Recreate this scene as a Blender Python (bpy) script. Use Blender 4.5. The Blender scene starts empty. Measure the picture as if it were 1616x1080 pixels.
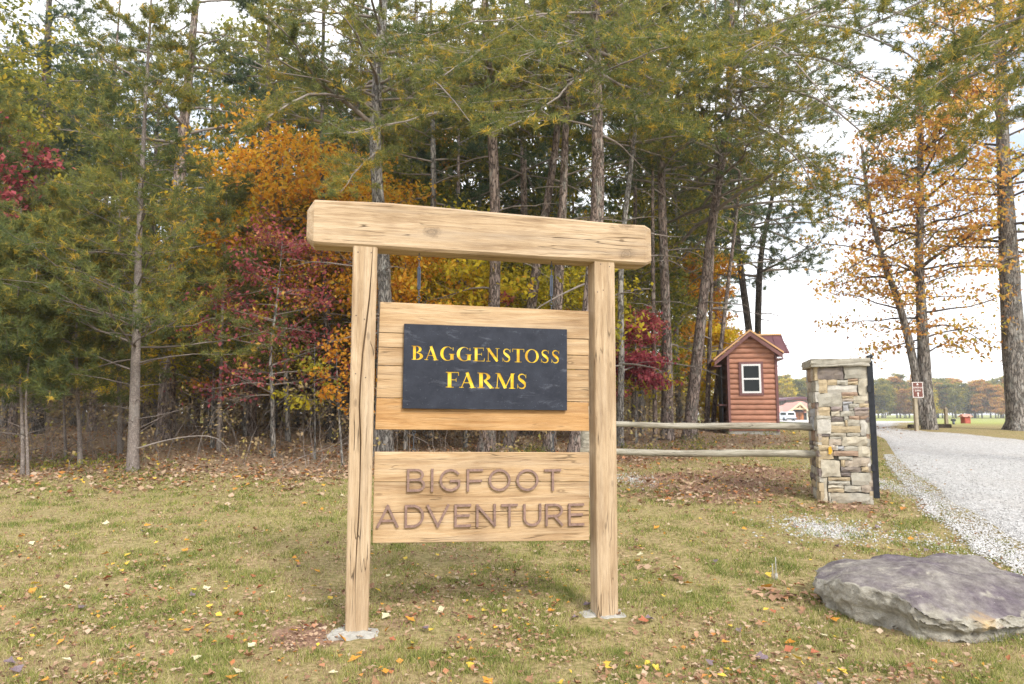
import bpy, bmesh, math, random
import numpy as np
from mathutils import Vector, Matrix
SC = bpy.context.scene
COL = SC.collection
R = math.radians
random.seed(7)
RNG = np.random.default_rng(7)

# ---------------------------------------------------------------- camera
CAMZ = 1.5
FPX = 1077.0            # focal length in pixels of the 1616 px wide photograph
HOR = 652.0             # image row of the horizon
PITCH = math.atan((HOR - 540.0) / FPX)
cam_d = bpy.data.cameras.new('camera')
cam = bpy.data.objects.new('camera', cam_d)
COL.objects.link(cam)
cam_d.sensor_width = 36.0
cam_d.lens = 36.0 * FPX / 1616.0
cam_d.clip_start = 0.05
cam_d.clip_end = 5000
cam.location = (0, 0, CAMZ)
cam.rotation_euler = (R(90) + PITCH, 0, 0)
cam_d.dof.use_dof = True
cam_d.dof.focus_distance = 5.0
cam_d.dof.aperture_fstop = 3.5
SC.camera = cam

# ---------------------------------------------------------------- world, sun, exposure
SUN_ELEV, SUN_AZ = 42.0, 150.0      # azimuth of the sun, clockwise from +Y (behind the camera, to its right)
w = bpy.data.worlds.new('World')
SC.world = w
w.use_nodes = True
nt = w.node_tree
nt.nodes.clear()
wo = nt.nodes.new('ShaderNodeOutputWorld')
bg = nt.nodes.new('ShaderNodeBackground')
sky = nt.nodes.new('ShaderNodeTexSky')
sky.sky_type = 'NISHITA'
sky.sun_disc = False
sky.sun_elevation = R(SUN_ELEV)
sky.sun_rotation = R(SUN_AZ)
sky.air_density = 1.0
sky.dust_density = 2.0
tc = nt.nodes.new('ShaderNodeTexCoord')
mp = nt.nodes.new('ShaderNodeMapping')
mp.inputs['Scale'].default_value = (1.0, 1.0, 2.4)
nz = nt.nodes.new('ShaderNodeTexNoise')
nz.inputs['Scale'].default_value = 2.2
nz.inputs['Detail'].default_value = 6.0
nz.inputs['Roughness'].default_value = 0.6
cr = nt.nodes.new('ShaderNodeValToRGB')
cr.color_ramp.elements[0].position = 0.33
cr.color_ramp.elements[0].color = (0.25, 0.25, 0.25, 1)
cr.color_ramp.elements[1].position = 0.55
cr.color_ramp.elements[1].color = (1, 1, 1, 1)
mx = nt.nodes.new('ShaderNodeMix')
mx.data_type = 'RGBA'
mx.inputs[7].default_value = (9.6, 9.7, 10.0, 1)      # thin bright cloud
bg.inputs['Strength'].default_value = 0.12
L = nt.links.new
L(tc.outputs['Generated'], mp.inputs['Vector'])
L(mp.outputs['Vector'], nz.inputs['Vector'])
L(nz.outputs['Fac'], cr.inputs['Fac'])
L(cr.outputs['Color'], mx.inputs[0])
L(sky.outputs['Color'], mx.inputs[6])
L(mx.outputs[2], bg.inputs['Color'])
L(bg.outputs['Background'], wo.inputs['Surface'])

sd = bpy.data.lights.new('sun', 'SUN')
sd.energy = 2.0
sd.angle = R(12)
sd.color = (1.0, 0.95, 0.86)
sun = bpy.data.objects.new('sun', sd)
COL.objects.link(sun)
sa, se = R(SUN_AZ), R(SUN_ELEV)
sun_dir = Vector((math.sin(sa) * math.cos(se), math.cos(sa) * math.cos(se), math.sin(se)))
sun.rotation_euler = sun_dir.to_track_quat('Z', 'Y').to_euler()
sun.location = (4, -8, 12)
SC.view_settings.view_transform = 'Standard'
SC.view_settings.look = 'None'
SC.view_settings.gamma = 1.0
SC.view_settings.use_curve_mapping = False
SC.view_settings.exposure = 0.9
SC.render.engine = 'CYCLES'
SC.cycles.max_bounces = 5
SC.cycles.diffuse_bounces = 3
SC.cycles.use_adaptive_sampling = True
SC.cycles.adaptive_threshold = 0.015
SC.cycles.transmission_bounces = 3
SC.cycles.glossy_bounces = 2
SC.cycles.volume_bounces = 0
SC.cycles.use_denoising = True
SC.cycles.denoiser = 'OPENIMAGEDENOISE'
SC.cycles.denoising_input_passes = 'RGB_ALBEDO_NORMAL'
SC.cycles.denoising_prefilter = 'NONE'

# ---------------------------------------------------------------- materials
MATS = {}
class NB:
    def __init__(s, name):
        m = bpy.data.materials.new(name)
        m.use_nodes = True
        s.m, s.t = m, m.node_tree
        s.t.nodes.clear()
        s.out = s.t.nodes.new('ShaderNodeOutputMaterial')
        MATS[name] = m
    def n(s, typ, **kw):
        nd = s.t.nodes.new('ShaderNode' + typ)
        for k, v in kw.items():
            setattr(nd, k, v)
        return nd
    def l(s, a, b):
        s.t.links.new(a, b)
    def coord(s, kind='Object', scale=(1, 1, 1), rnd=False):
        t = s.n('TexCoord')
        mpn = s.n('Mapping')
        mpn.inputs['Scale'].default_value = scale
        src = t.outputs[kind]
        if rnd:
            oi = s.n('ObjectInfo')
            mul = s.n('Math', operation='MULTIPLY')
            mul.inputs[1].default_value = 37.0
            s.l(oi.outputs['Random'], mul.inputs[0])
            ad = s.n('VectorMath', operation='ADD')
            s.l(src, ad.inputs[0])
            s.l(mul.outputs[0], ad.inputs[1])
            src = ad.outputs[0]
        s.l(src, mpn.inputs['Vector'])
        return mpn.outputs[0]
    def noise(s, vec, scale, detail=4, rough=0.6, dist=0.0):
        nd = s.n('TexNoise')
        nd.inputs['Scale'].default_value = scale
        nd.inputs['Detail'].default_value = detail
        nd.inputs['Roughness'].default_value = rough
        nd.inputs['Distortion'].default_value = dist
        if vec is not None:
            s.l(vec, nd.inputs['Vector'])
        return nd.outputs['Fac']
    def ramp(s, fac, stops):
        r = s.n('ValToRGB')
        el = r.color_ramp.elements
        while len(el) < len(stops):
            el.new(0.5)
        for e, (p, c) in zip(el, stops):
            e.position = p
            e.color = (*c, 1) if len(c) == 3 else c
        s.l(fac, r.inputs['Fac'])
        return r.outputs['Color']
    def mix(s, fac, a, b, mode='MIX'):
        m = s.n('Mix', data_type='RGBA', blend_type=mode)
        for sock, v in ((m.inputs[0], fac), (m.inputs[6], a), (m.inputs[7], b)):
            if isinstance(v, (int, float)):
                sock.default_value = v
            elif isinstance(v, tuple):
                sock.default_value = (*v, 1)
            else:
                s.l(v, sock)
        return m.outputs[2]
    def math(s, op, a, b=None):
        m = s.n('Math', operation=op)
        for sock, v in zip(m.inputs, (a, b)):
            if v is None:
                continue
            if isinstance(v, (int, float)):
                sock.default_value = v
            else:
                s.l(v, sock)
        return m.outputs[0]
    def attr(s, name):
        a = s.n('Attribute', attribute_name=name)
        return a.outputs['Fac']
    def finish(s, color, rough=0.8, bump=None, bstr=0.4, bdist=0.01, metal=0.0, spec=0.3, trans=0.0):
        b = s.n('BsdfPrincipled')
        b.inputs['Metallic'].default_value = metal
        b.inputs['Specular IOR Level'].default_value = spec
        if isinstance(rough, (int, float)):
            b.inputs['Roughness'].default_value = rough
        else:
            s.l(rough, b.inputs['Roughness'])
        if isinstance(color, tuple):
            b.inputs['Base Color'].default_value = (*color, 1)
        else:
            s.l(color, b.inputs['Base Color'])
        if bump is not None:
            bn = s.n('Bump')
            bn.inputs['Strength'].default_value = bstr
            bn.inputs['Distance'].default_value = bdist
            s.l(bump, bn.inputs['Height'])
            s.l(bn.outputs['Normal'], b.inputs['Normal'])
        sh = b.outputs[0]
        if trans:
            tr = s.n('BsdfTranslucent')
            if isinstance(color, tuple):
                tr.inputs['Color'].default_value = (*color, 1)
            else:
                s.l(color, tr.inputs['Color'])
            ms = s.n('MixShader')
            ms.inputs[0].default_value = trans
            s.l(sh, ms.inputs[1])
            s.l(tr.outputs[0], ms.inputs[2])
            sh = ms.outputs[0]
        s.l(sh, s.out.inputs['Surface'])
        return s.m

def plain(name, c, rough=0.7, var=0.25, scale=12, metal=0.0, spec=0.3, bstr=0.15, rnd=True):
    b = NB(name)
    v = b.coord('Object', rnd=rnd)
    f = b.noise(v, scale, 5)
    lo = tuple(x * (1 - var) for x in c)
    hi = tuple(min(1, x * (1 + var)) for x in c)
    col = b.ramp(f, [(0.3, lo), (0.7, hi)])
    return b.finish(col, rough, f, bstr, 0.004, metal, spec)

def wood(name, axis, c_lo, c_mid, c_hi, crack=0.8, grey=0.25, knots=()):
    b = NB(name)
    st = {'x': (0.55, 9, 9), 'z': (9, 9, 0.55), 'y': (9, .55, 9)}[axis]
    v = b.coord('Object', st, rnd=True)
    g1 = b.noise(v, 3.0, 8, 0.62, 0.9)                       # long figure
    fine = b.noise(b.coord('Object', tuple(x * 5 for x in st), rnd=True), 4.0, 4, 0.7)
    big = b.noise(b.coord('Object', (1.3, 1.3, 1.3), rnd=True), 1.6, 3, 0.5)
    col = b.ramp(g1, [(0.28, c_lo), (0.46, c_mid), (0.66, c_hi)])
    col = b.mix(0.42, col, b.ramp(fine, [(0.3, (.42, .36, .30)), (0.5, (.86, .83, .8)), (0.66, (1, 1, 1))]), 'MULTIPLY')
    col = b.mix(0.75, col, b.ramp(big, [(0.3, (0.60, 0.55, 0.50)), (0.5, (.92, .9, .88)), (0.68, (1.0, 1.0, 1.0))]), 'MULTIPLY')
    streak = b.noise(b.coord('Object', tuple(x * k for x, k in zip(st, (.35, 2.2, 2.2) if axis == 'x' else (2.2, 2.2, .35))), rnd=True), 2.2, 4, .6, .4)
    col = b.mix(b.ramp(streak, [(.60, (0, 0, 0)), (.70, (.32, .32, .32))]), col, tuple(x * .55 for x in c_lo))
    # knots
    kv = b.coord('Object', {'x': (1.0, 2.0, 2.6), 'z': (2.6, 2.0, 1.0), 'y': (2.6, 1.0, 2)}[axis], rnd=True)
    vo = b.n('TexVoronoi')
    vo.inputs['Scale'].default_value = 2.6
    b.l(kv, vo.inputs['Vector'])
    ring = b.math('SINE', b.math('MULTIPLY', vo.outputs['Distance'], 70.0))
    kmask = b.ramp(vo.outputs['Distance'], [(0.03, (1, 1, 1)), (0.13, (0, 0, 0))])
    col = b.mix(b.math('MULTIPLY', kmask, 0.75), col,
                b.ramp(ring, [(0.0, tuple(x * .45 for x in c_lo)), (1.0, c_mid)]))
    for (kx, kz, kr) in knots:             # single knots at known places of this piece
        sp = b.n('SeparateXYZ'); b.l(b.n('TexCoord').outputs['Object'], sp.inputs[0])
        wob = b.math('MULTIPLY', b.math('SUBTRACT', b.noise(b.coord('Object', (9, 9, 9)), 2.0, 3), .5), kr * 1.2)
        du = b.math('MULTIPLY', b.math('SUBTRACT', sp.outputs['X'], kx), .62 if axis == 'x' else 1.0)
        dv = b.math('MULTIPLY', b.math('SUBTRACT', sp.outputs['Z'], kz), 1.0 if axis == 'x' else .62)
        dd = b.math('ADD', b.math('SQRT', b.math('ADD', b.math('MULTIPLY', du, du), b.math('MULTIPLY', dv, dv))), wob)
        dn = b.math('DIVIDE', dd, kr)
        col = b.mix(b.ramp(dn, [(0.0, (.9, .9, .9)), (.55, (.8, .8, .8)), (1.0, (0, 0, 0))]), col, b.ramp(b.math('FRACT', b.math('MULTIPLY', dn, 2.7)), [(0.0, tuple(x * .28 for x in c_lo)), (.3, tuple(x * .62 for x in c_lo)), (1.0, tuple(x * .95 for x in c_lo))]))
    # drying checks along the grain
    cs = b.noise(b.coord('Object', tuple(x * k for x, k in zip(st, (1.5, 1.5, 1.5) if axis != 'x' else (1.2, 1.5, 1.5))), rnd=True), 1.6, 2, 0.4, 0.3)
    cmask = b.ramp(cs, [(0.488, (0, 0, 0)), (0.4985, (1, 1, 1)), (0.502, (1, 1, 1)), (0.513, (0, 0, 0))])
    cbig = b.ramp(b.noise(b.coord('Object', (2, 2, 2), rnd=True), 2.0, 2), [(0.5, (0, 0, 0)), (0.62, (1, 1, 1))])
    ck = b.math('MULTIPLY', b.math('MULTIPLY', cmask, cbig), crack)
    col = b.mix(ck, col, tuple(x * .2 for x in c_lo))
    # weather greying
    gm = b.ramp(b.noise(v, 1.3, 5, 0.65), [(0.5, (0, 0, 0)), (0.75, (grey, grey, grey))])
    col = b.mix(gm, col, (0.30, 0.25, 0.20))
    h = b.math('SUBTRACT', b.math('ADD', g1, b.math('MULTIPLY', fine, 0.4)), b.math('MULTIPLY', ck, 1.2))
    return b.finish(col, 0.8, h, 0.9, 0.006, 0, 0.18)

W_POST = ((0.31, 0.215, 0.13), (0.485, 0.36, 0.23), (0.60, 0.47, 0.325))
wood('wood_plank', 'x', (0.35, 0.225, 0.12), (0.50, 0.345, 0.195), (0.60, 0.45, 0.285), 0.6, 0.3)
wood('wood_plank_orange', 'x', (0.35, 0.185, 0.075), (0.49, 0.285, 0.12), (0.57, 0.365, 0.18), 0.4, 0.2)
wood('rail_wood', 'x', (0.17, 0.15, 0.115), (0.33, 0.31, 0.25), (0.48, 0.46, 0.39), 0.9, 0.5)
wood('weathered_post', 'z', (0.25, 0.22, 0.16), (0.42, 0.37, 0.27), (0.52, 0.47, 0.36), 0.6, 0.4)
plain('bronze', (0.26, 0.17, 0.14), 0.5, 0.3, 40, 0.35, 0.4)
plain('steel', (0.09, 0.10, 0.12), 0.35, 0.3, 30, 0.9)
plain('black_steel', (0.025, 0.027, 0.032), 0.5, 0.3, 20, 0.2)
plain('dark_core', (0.10, 0.09, 0.075), 0.95, 0.3, 20)
plain('concrete', (0.34, 0.325, 0.29), 0.95, 0.2, 25, bstr=1.0)
plain('screw_metal', (0.12, 0.10, 0.09), 0.5, 0.2, 40, 0.6)
# slate with scuffs
b = NB('slate')
v = b.coord()
f1 = b.noise(v, 9, 8, 0.7)
f2 = b.noise(b.coord('Object', (1, 1, 3)), 5, 6, 0.75, 0.5)
col = b.ramp(f1, [(0.3, (0.014, 0.017, 0.027)), (0.7, (0.032, 0.037, 0.053))])
col = b.mix(b.ramp(f2, [(0.56, (0, 0, 0)), (0.76, (0.6, 0.6, 0.6))]), col, (0.17, 0.18, 0.22))
spk = b.noise(v, 130, 2, 0.5)
col = b.mix(b.ramp(spk, [(0.72, (0, 0, 0)), (0.8, (0.6, 0.6, 0.6))]), col, (0.3, 0.31, 0.34))
b.finish(col, 0.62, f1, 0.25, 0.002, 0, 0.22)
b = NB('gold')
v = b.coord(rnd=True)
f1 = b.noise(v, 14, 3, 0.5)
col = b.ramp(f1, [(0.35, (0.50, 0.27, 0.01)), (0.52, (0.76, 0.48, 0.012)), (0.72, (0.86, 0.66, 0.10))])
b.finish(col, 0.32, f1, 0.2, 0.002, 0.25, 0.5)

def bark(name, lo, hi, lichen=(0.33, 0.34, 0.30), la=0.5, st=(5, 5, 1.3), bs=1.0, gap=.38):
    b = NB(name)
    v = b.coord('Object', st, rnd=True)
    vo = b.n('TexVoronoi', feature='DISTANCE_TO_EDGE')
    vo.inputs['Scale'].default_value = 2.2
    nv = b.n('Mix', data_type='RGBA')
    nn = b.n('TexNoise')
    nn.inputs['Scale'].default_value = 3.0
    b.l(v, nn.inputs['Vector'])
    va = b.n('VectorMath', operation='ADD')
    b.l(v, va.inputs[0]); b.l(nn.outputs['Color'], va.inputs[1])
    b.l(va.outputs[0], vo.inputs['Vector'])
    plate = b.ramp(vo.outputs['Distance'], [(0.0, (0, 0, 0)), (0.16, (1, 1, 1))])
    f = b.noise(v, 4, 6, 0.7)
    col = b.mix(plate, tuple(x * gap for x in lo), b.ramp(f, [(0.3, lo), (0.7, hi)]))
    lm = b.ramp(b.noise(b.coord('Object', (2, 2, 1.2), rnd=True), 2.5, 5, 0.7), [(0.52, (0, 0, 0)), (0.66, (la, la, la))])
    col = b.mix(lm, col, lichen)
    h = b.math('ADD', plate, b.math('MULTIPLY', f, 0.5))
    return b.finish(col, 0.92, h, bs, 0.03, 0, 0.15)
bark('bark_pine', (0.20, 0.15, 0.125), (0.37, 0.29, 0.25))
bark('bark_grey', (0.21, 0.19, 0.17), (0.36, 0.335, 0.305), (0.42, 0.43, 0.40), 0.5)
bark('bark_young', (0.20, 0.165, 0.145), (0.33, 0.285, 0.255), (0.38, 0.37, 0.34), 0.3, (14, 14, 9), .5, .7)
bark('bark_dark', (0.08, 0.068, 0.058), (0.18, 0.155, 0.135), (0.2, 0.2, 0.18), 0.35)
bark('bark_oak', (0.20, 0.175, 0.155), (0.38, 0.345, 0.31), (0.45, 0.45, 0.42), 0.65, (7, 7, 1.1))
plain('twig_grey', (0.24, 0.205, 0.18), 0.9, 0.35, 3)
plain('twig_mid', (0.15, 0.125, 0.11), 0.9, 0.35, 3)
plain('twig_dark', (0.10, 0.08, 0.068), 0.9, 0.35, 3)

def foliage(name, stops, trans=0.35, rough=0.6):
    b = NB(name)
    col = b.ramp(b.attr('tint'), stops)
    return b.finish(col, rough, trans=trans, spec=0.2)
foliage('needles', [(0.0, (0.060, 0.096, 0.045)), (0.35, (0.135, 0.172, 0.060)), (0.65, (0.25, 0.255, 0.066)), (0.85, (0.42, 0.36, 0.07)), (1.0, (0.60, 0.41, 0.06))], 0.5)
foliage('needles_blue', [(0.0, (0.06, 0.10, 0.062)), (0.5, (0.12, 0.17, 0.088)), (0.85, (0.22, 0.245, 0.09)), (1.0, (0.50, 0.38, 0.07))], 0.5)
foliage('leaf_orange', [(0.0, (0.36, 0.12, 0.02)), (0.4, (0.64, 0.29, 0.03)), (0.75, (0.78, 0.44, 0.04)), (1.0, (0.62, 0.50, 0.07))], 0.55)
foliage('leaf_yellow', [(0.0, (0.26, 0.26, 0.04)), (0.45, (0.54, 0.46, 0.04)), (0.8, (0.78, 0.60, 0.04)), (1.0, (0.74, 0.42, 0.04))], 0.55)
foliage('leaf_green', [(0.0, (0.08, 0.11, 0.03)), (0.4, (0.19, 0.21, 0.045)), (0.7, (0.36, 0.33, 0.05)), (1.0, (0.62, 0.44, 0.05))], 0.5)
foliage('leaf_red', [(0.0, (0.17, 0.045, 0.055)), (0.5, (0.33, 0.075, 0.09)), (0.82, (0.45, 0.13, 0.12)), (1.0, (0.60, 0.36, 0.07))], 0.45)
foliage('leaf_pink', [(0.0, (0.20, 0.04, 0.055)), (0.6, (0.42, 0.085, 0.105)), (1.0, (0.54, 0.24, 0.14))], 0.45)
foliage('leaf_oak', [(0.0, (0.26, 0.11, 0.05)), (0.3, (0.56, 0.26, 0.08)), (0.6, (0.72, 0.42, 0.09)), (0.82, (0.62, 0.46, 0.08)), (1.0, (0.28, 0.29, 0.06))], 0.5)
foliage('leaf_brown', [(0.0, (0.18, 0.13, 0.08)), (0.5, (0.34, 0.25, 0.14)), (0.8, (0.46, 0.35, 0.15)), (1.0, (0.46, 0.42, 0.11))], 0.4)
foliage('litter', [(0.0, (0.09, 0.05, 0.035)), (0.25, (0.27, 0.15, 0.09)), (0.5, (0.40, 0.27, 0.17)), (0.72, (0.50, 0.39, 0.28)), (0.86, (0.42, 0.16, 0.07)), (0.95, (0.60, 0.30, 0.05)), (1.0, (0.66, 0.50, 0.06))], 0.15, 0.7)
foliage('grass', [(0.0, (0.15, 0.19, 0.042)), (0.28, (0.23, 0.26, 0.058)), (0.5, (0.36, 0.355, 0.10)), (0.75, (0.50, 0.43, 0.20)), (0.9, (0.50, 0.37, 0.24)), (1.0, (0.30, 0.19, 0.13))], 0.3, 0.7)
foliage('gravel_stone', [(0.0, (0.30, 0.285, 0.275)), (0.4, (0.45, 0.44, 0.43)), (1.0, (0.60, 0.59, 0.58))], 0.0, 0.9)

# ---------------------------------------------------------------- noise and terrain
_T = np.random.default_rng(3).random((256, 256))
def vnoise(x, y, s=1.0, o=0):
    x = np.asarray(x, float) / s + 17.3 + o * 31.7
    y = np.asarray(y, float) / s + 5.1 + o * 12.9
    xi = np.floor(x).astype(int); yi = np.floor(y).astype(int)
    fx = x - xi; fy = y - yi
    fx = fx * fx * (3 - 2 * fx); fy = fy * fy * (3 - 2 * fy)
    a = _T[xi % 256, yi % 256]; b_ = _T[(xi + 1) % 256, yi % 256]
    c = _T[xi % 256, (yi + 1) % 256]; d = _T[(xi + 1) % 256, (yi + 1) % 256]
    return (a * (1 - fx) + b_ * fx) * (1 - fy) + (c * (1 - fx) + d * fx) * fy
def fnoise(x, y, s, oct=4, o=0):
    t = 0; amp = 1; tot = 0
    for i in range(oct):
        t = t + amp * vnoise(x, y, s / 2 ** i, o + i); tot += amp; amp *= .55
    return t / tot
_PY = np.array([-400, 0, 4.8, 6, 9.1, 13, 17, 20, 22, 25, 30, 40, 70, 115, 170, 260, 500, 4000.])
_PZ = np.array([-1.5, 0, 0.0, .05, .29, .50, .67, .82, .93, 1.0, 1.0, .90, .50, .05, -.25, -.35, -.4, -.5])
_fy = np.linspace(-400, 4000, 44001)
_fz = np.interp(_fy, _PY, _PZ)
_k = np.hanning(19); _k /= _k.sum()
_fz = np.convolve(np.pad(_fz, 9, mode='edge'), _k, 'valid')
def terr(x, y):
    x = np.asarray(x, float); y = np.asarray(y, float)
    z = np.interp(y, _fy, _fz)
    k = np.clip((y - 6.5) / 4, 0, 1) * np.clip((60 - y) / 30, 0, 1)
    z = z + k * 0.10 * (fnoise(x, y, 5.0, 3, 4) - 0.5)
    return z
def T1(x, y):
    return float(terr(x, y))
def ray(px, py):
    a = (px - 808.0) / FPX; c = -(py - 540.0) / FPX
    cp, sp = math.cos(PITCH), math.sin(PITCH)
    return Vector((a, cp - c * sp, sp + c * cp))
def pt(px, py, Y):                       # point on the pixel's ray at world depth Y
    d = ray(px, py)
    t = Y / d.y
    return Vector((d.x * t, Y, CAMZ + d.z * t))
def gp(px, py):                          # the ground under a pixel
    d = ray(px, py)
    Y = 3.0
    while Y < 700:
        t = Y / d.y
        if CAMZ + d.z * t <= T1(d.x * t, Y):
            break
        Y += 0.02 if Y < 12 else 0.05 if Y < 40 else 0.5
    return Vector((d.x * Y / d.y, Y, T1(d.x * Y / d.y, Y)))

# ---------------------------------------------------------------- mesh helpers
def link(o, parent=None):
    COL.objects.link(o)
    if parent is not None:
        o.parent = parent
    return o
def tag(o, label=None, cat=None, group=None, kind=None):
    if label: o['label'] = label
    if cat: o['category'] = cat
    if group: o['group'] = group
    if kind: o['kind'] = kind
    return o
def empty(name, loc=(0, 0, 0), rz=0.0, label=None, cat=None, group=None):
    o = bpy.data.objects.new(name, None)
    o.empty_display_size = 0.1
    o.location = loc
    o.rotation_euler = (0, 0, rz)
    link(o)
    return tag(o, label, cat, group)
def setmat(me, mat):
    for m in (mat if isinstance(mat, (list, tuple)) else [mat]):
        me.materials.append(MATS[m])
def obj(name, verts, faces, mat, parent=None, smooth=False):
    me = bpy.data.meshes.new(name)
    me.from_pydata([tuple(v) for v in verts], [], faces)
    setmat(me, mat)
    if smooth:
        me.polygons.foreach_set('use_smooth', [True] * len(me.polygons))
    me.update()
    return link(bpy.data.objects.new(name, me), parent)
def bobj(name, bm, mat, parent=None, smooth=False):
    bmesh.ops.recalc_face_normals(bm, faces=bm.faces)
    me = bpy.data.meshes.new(name)
    bm.to_mesh(me); bm.free()
    setmat(me, mat)
    if smooth:
        me.polygons.foreach_set('use_smooth', [True] * len(me.polygons))
    return link(bpy.data.objects.new(name, me), parent)
class Geo:                               # big numpy mesh
    def __init__(s):
        s.V, s.F, s.T, s.n = [], [], [], 0
    def add(s, V, F, tint=None):
        V = np.asarray(V, np.float32).reshape(-1, 3)
        F = np.asarray(F, np.int64)
        s.V.append(V); s.F.append(F + s.n)
        s.T.append(np.zeros(len(V), np.float32) if tint is None else np.asarray(tint, np.float32).ravel())
        s.n += len(V)
    def mesh(s, name, mat, smooth=False, tint=True):
        me = bpy.data.meshes.new(name)
        V = np.concatenate(s.V)
        me.vertices.add(len(V)); me.vertices.foreach_set('co', V.ravel())
        li = np.concatenate([f.ravel() for f in s.F])
        tot = np.concatenate([np.full(len(f), f.shape[1]) for f in s.F])
        st = np.concatenate([[0], np.cumsum(tot)[:-1]])
        me.loops.add(len(li)); me.loops.foreach_set('vertex_index', li.astype(np.int32))
        me.polygons.add(len(tot)); me.polygons.foreach_set('loop_start', st.astype(np.int32))
        if smooth:
            me.polygons.foreach_set('use_smooth', np.ones(len(tot), bool))
        if tint:
            a = me.attributes.new('tint', 'FLOAT', 'POINT')
            a.data.foreach_set('value', np.clip(np.concatenate(s.T), 0, 1))
        me.update(calc_edges=True)
        setmat(me, mat)
        return me
    def obj(s, name, mat, parent=None, smooth=False, tint=True):
        return link(bpy.data.objects.new(name, s.mesh(name, mat, smooth, tint)), parent)
def nrm(a):
    return a / np.maximum(np.linalg.norm(a, axis=-1, keepdims=True), 1e-9)
def btube(g, P, Rd, sides=4, cap=False):  # batch of tubes: P (B,n,3), Rd (B,n)
    P = np.asarray(P, float); Rd = np.asarray(Rd, float)
    B, n, _ = P.shape
    Tn = nrm(np.gradient(P, axis=1))
    ref = np.where(np.abs(Tn[..., 2:3]) > 0.9, np.array([1., 0, 0]), np.array([0, 0, 1.]))
    U = nrm(np.cross(Tn, ref)); W = np.cross(Tn, U)
    an = np.arange(sides) * 2 * np.pi / sides
    V = P[:, :, None] + Rd[:, :, None, None] * (np.cos(an)[:, None] * U[:, :, None] + np.sin(an)[:, None] * W[:, :, None])
    idx = np.arange(B * n * sides).reshape(B, n, sides)
    a = idx[:, :-1]; c = idx[:, 1:]
    F = np.stack([a, np.roll(a, -1, 2), np.roll(c, -1, 2), c], -1).reshape(-1, 4)
    g.add(V, F)
    if cap:
        for i in range(B):
            pass
def box_bm(bm, x0, x1, y0, y1, z0, z1):
    vs = [bm.verts.new(c) for c in ((x0, y0, z0), (x1, y0, z0), (x1, y1, z0), (x0, y1, z0), (x0, y0, z1), (x1, y0, z1), (x1, y1, z1), (x0, y1, z1))]
    for f in ((0, 3, 2, 1), (4, 5, 6, 7), (0, 1, 5, 4), (1, 2, 6, 5), (2, 3, 7, 6), (3, 0, 4, 7)):
        bm.faces.new([vs[i] for i in f])
    return vs
def box(name, x0, x1, y0, y1, z0, z1, mat, parent=None, bevel=0.0):
    bm = bmesh.new()
    box_bm(bm, x0, x1, y0, y1, z0, z1)
    if bevel:
        bmesh.ops.bevel(bm, geom=bm.edges[:], offset=bevel, segments=2, affect='EDGES')
    return bobj(name, bm, mat, parent)
def hexa(name, front, back, mat, parent=None, bevel=0.0):   # front, back: four corners each
    bm = bmesh.new()
    vs = [bm.verts.new(c) for c in list(front) + list(back)]
    for f in ((0, 1, 2, 3), (7, 6, 5, 4), (0, 4, 5, 1), (1, 5, 6, 2), (2, 6, 7, 3), (3, 7, 4, 0)):
        bm.faces.new([vs[i] for i in f])
    bmesh.ops.recalc_face_normals(bm, faces=bm.faces)
    if bevel:
        bmesh.ops.bevel(bm, geom=bm.edges[:], offset=bevel, segments=1, affect='EDGES')
    return bobj(name, bm, mat, parent)
def cyl(name, p0, p1, r0, r1, mat, parent=None, sides=10, smooth=True):
    g = Geo()
    p0, p1 = np.array(p0, float), np.array(p1, float)
    btube(g, np.array([[p0, p0 * .5 + p1 * .5, p1]]), np.array([[r0, (r0 + r1) / 2, r1]]), sides)
    g.F.append(np.array([[i for i in range(sides)][::-1]])); g.F.append(np.array([[2 * sides + i for i in range(sides)]]))
    return g.obj(name, mat, parent, smooth, False)
# ================================================================ ground
def line_edge(x):                         # front edge of the wood, as depth for each x
    return np.interp(x, [-40, -10, -4.5, -1.5, 1.0, 4.0, 8.0, 12], [11.5, 11.6, 11.9, 12.6, 14.0, 15.5, 19.0, 24])
def lin(a, b_, s):
    n = int((b_ - a) / s)
    return list(np.linspace(a, b_, n, endpoint=False))
gx = np.array(lin(-600, -300, 150) + lin(-300, -60, 30) + lin(-60, -15, 2.5) + lin(-15, 20, .16) + lin(20, 60, 2) + lin(60, 300, 24) + lin(300, 601, 100))
gy = np.array(lin(-150, -10, 20) + lin(-10, 2, 1.5) + lin(2, 26, .16) + lin(26, 60, 1.0) + lin(60, 300, 10) + lin(300, 701, 80))
GX, GY = np.meshgrid(gx, gy)
g = Geo()
nx, ny = len(gx), len(gy)
ii = np.arange(nx * ny).reshape(ny, nx)
g.add(np.stack([GX, GY, terr(GX, GY)], -1), np.stack([ii[:-1, :-1], ii[:-1, 1:], ii[1:, 1:], ii[1:, :-1]], -1).reshape(-1, 4))
ground = g.obj('ground', 'dark_core', None, True, False)
tag(ground, 'dry autumn lawn running into leaf covered woodland floor', None, None, 'structure')
ground.data.materials.clear()
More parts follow.
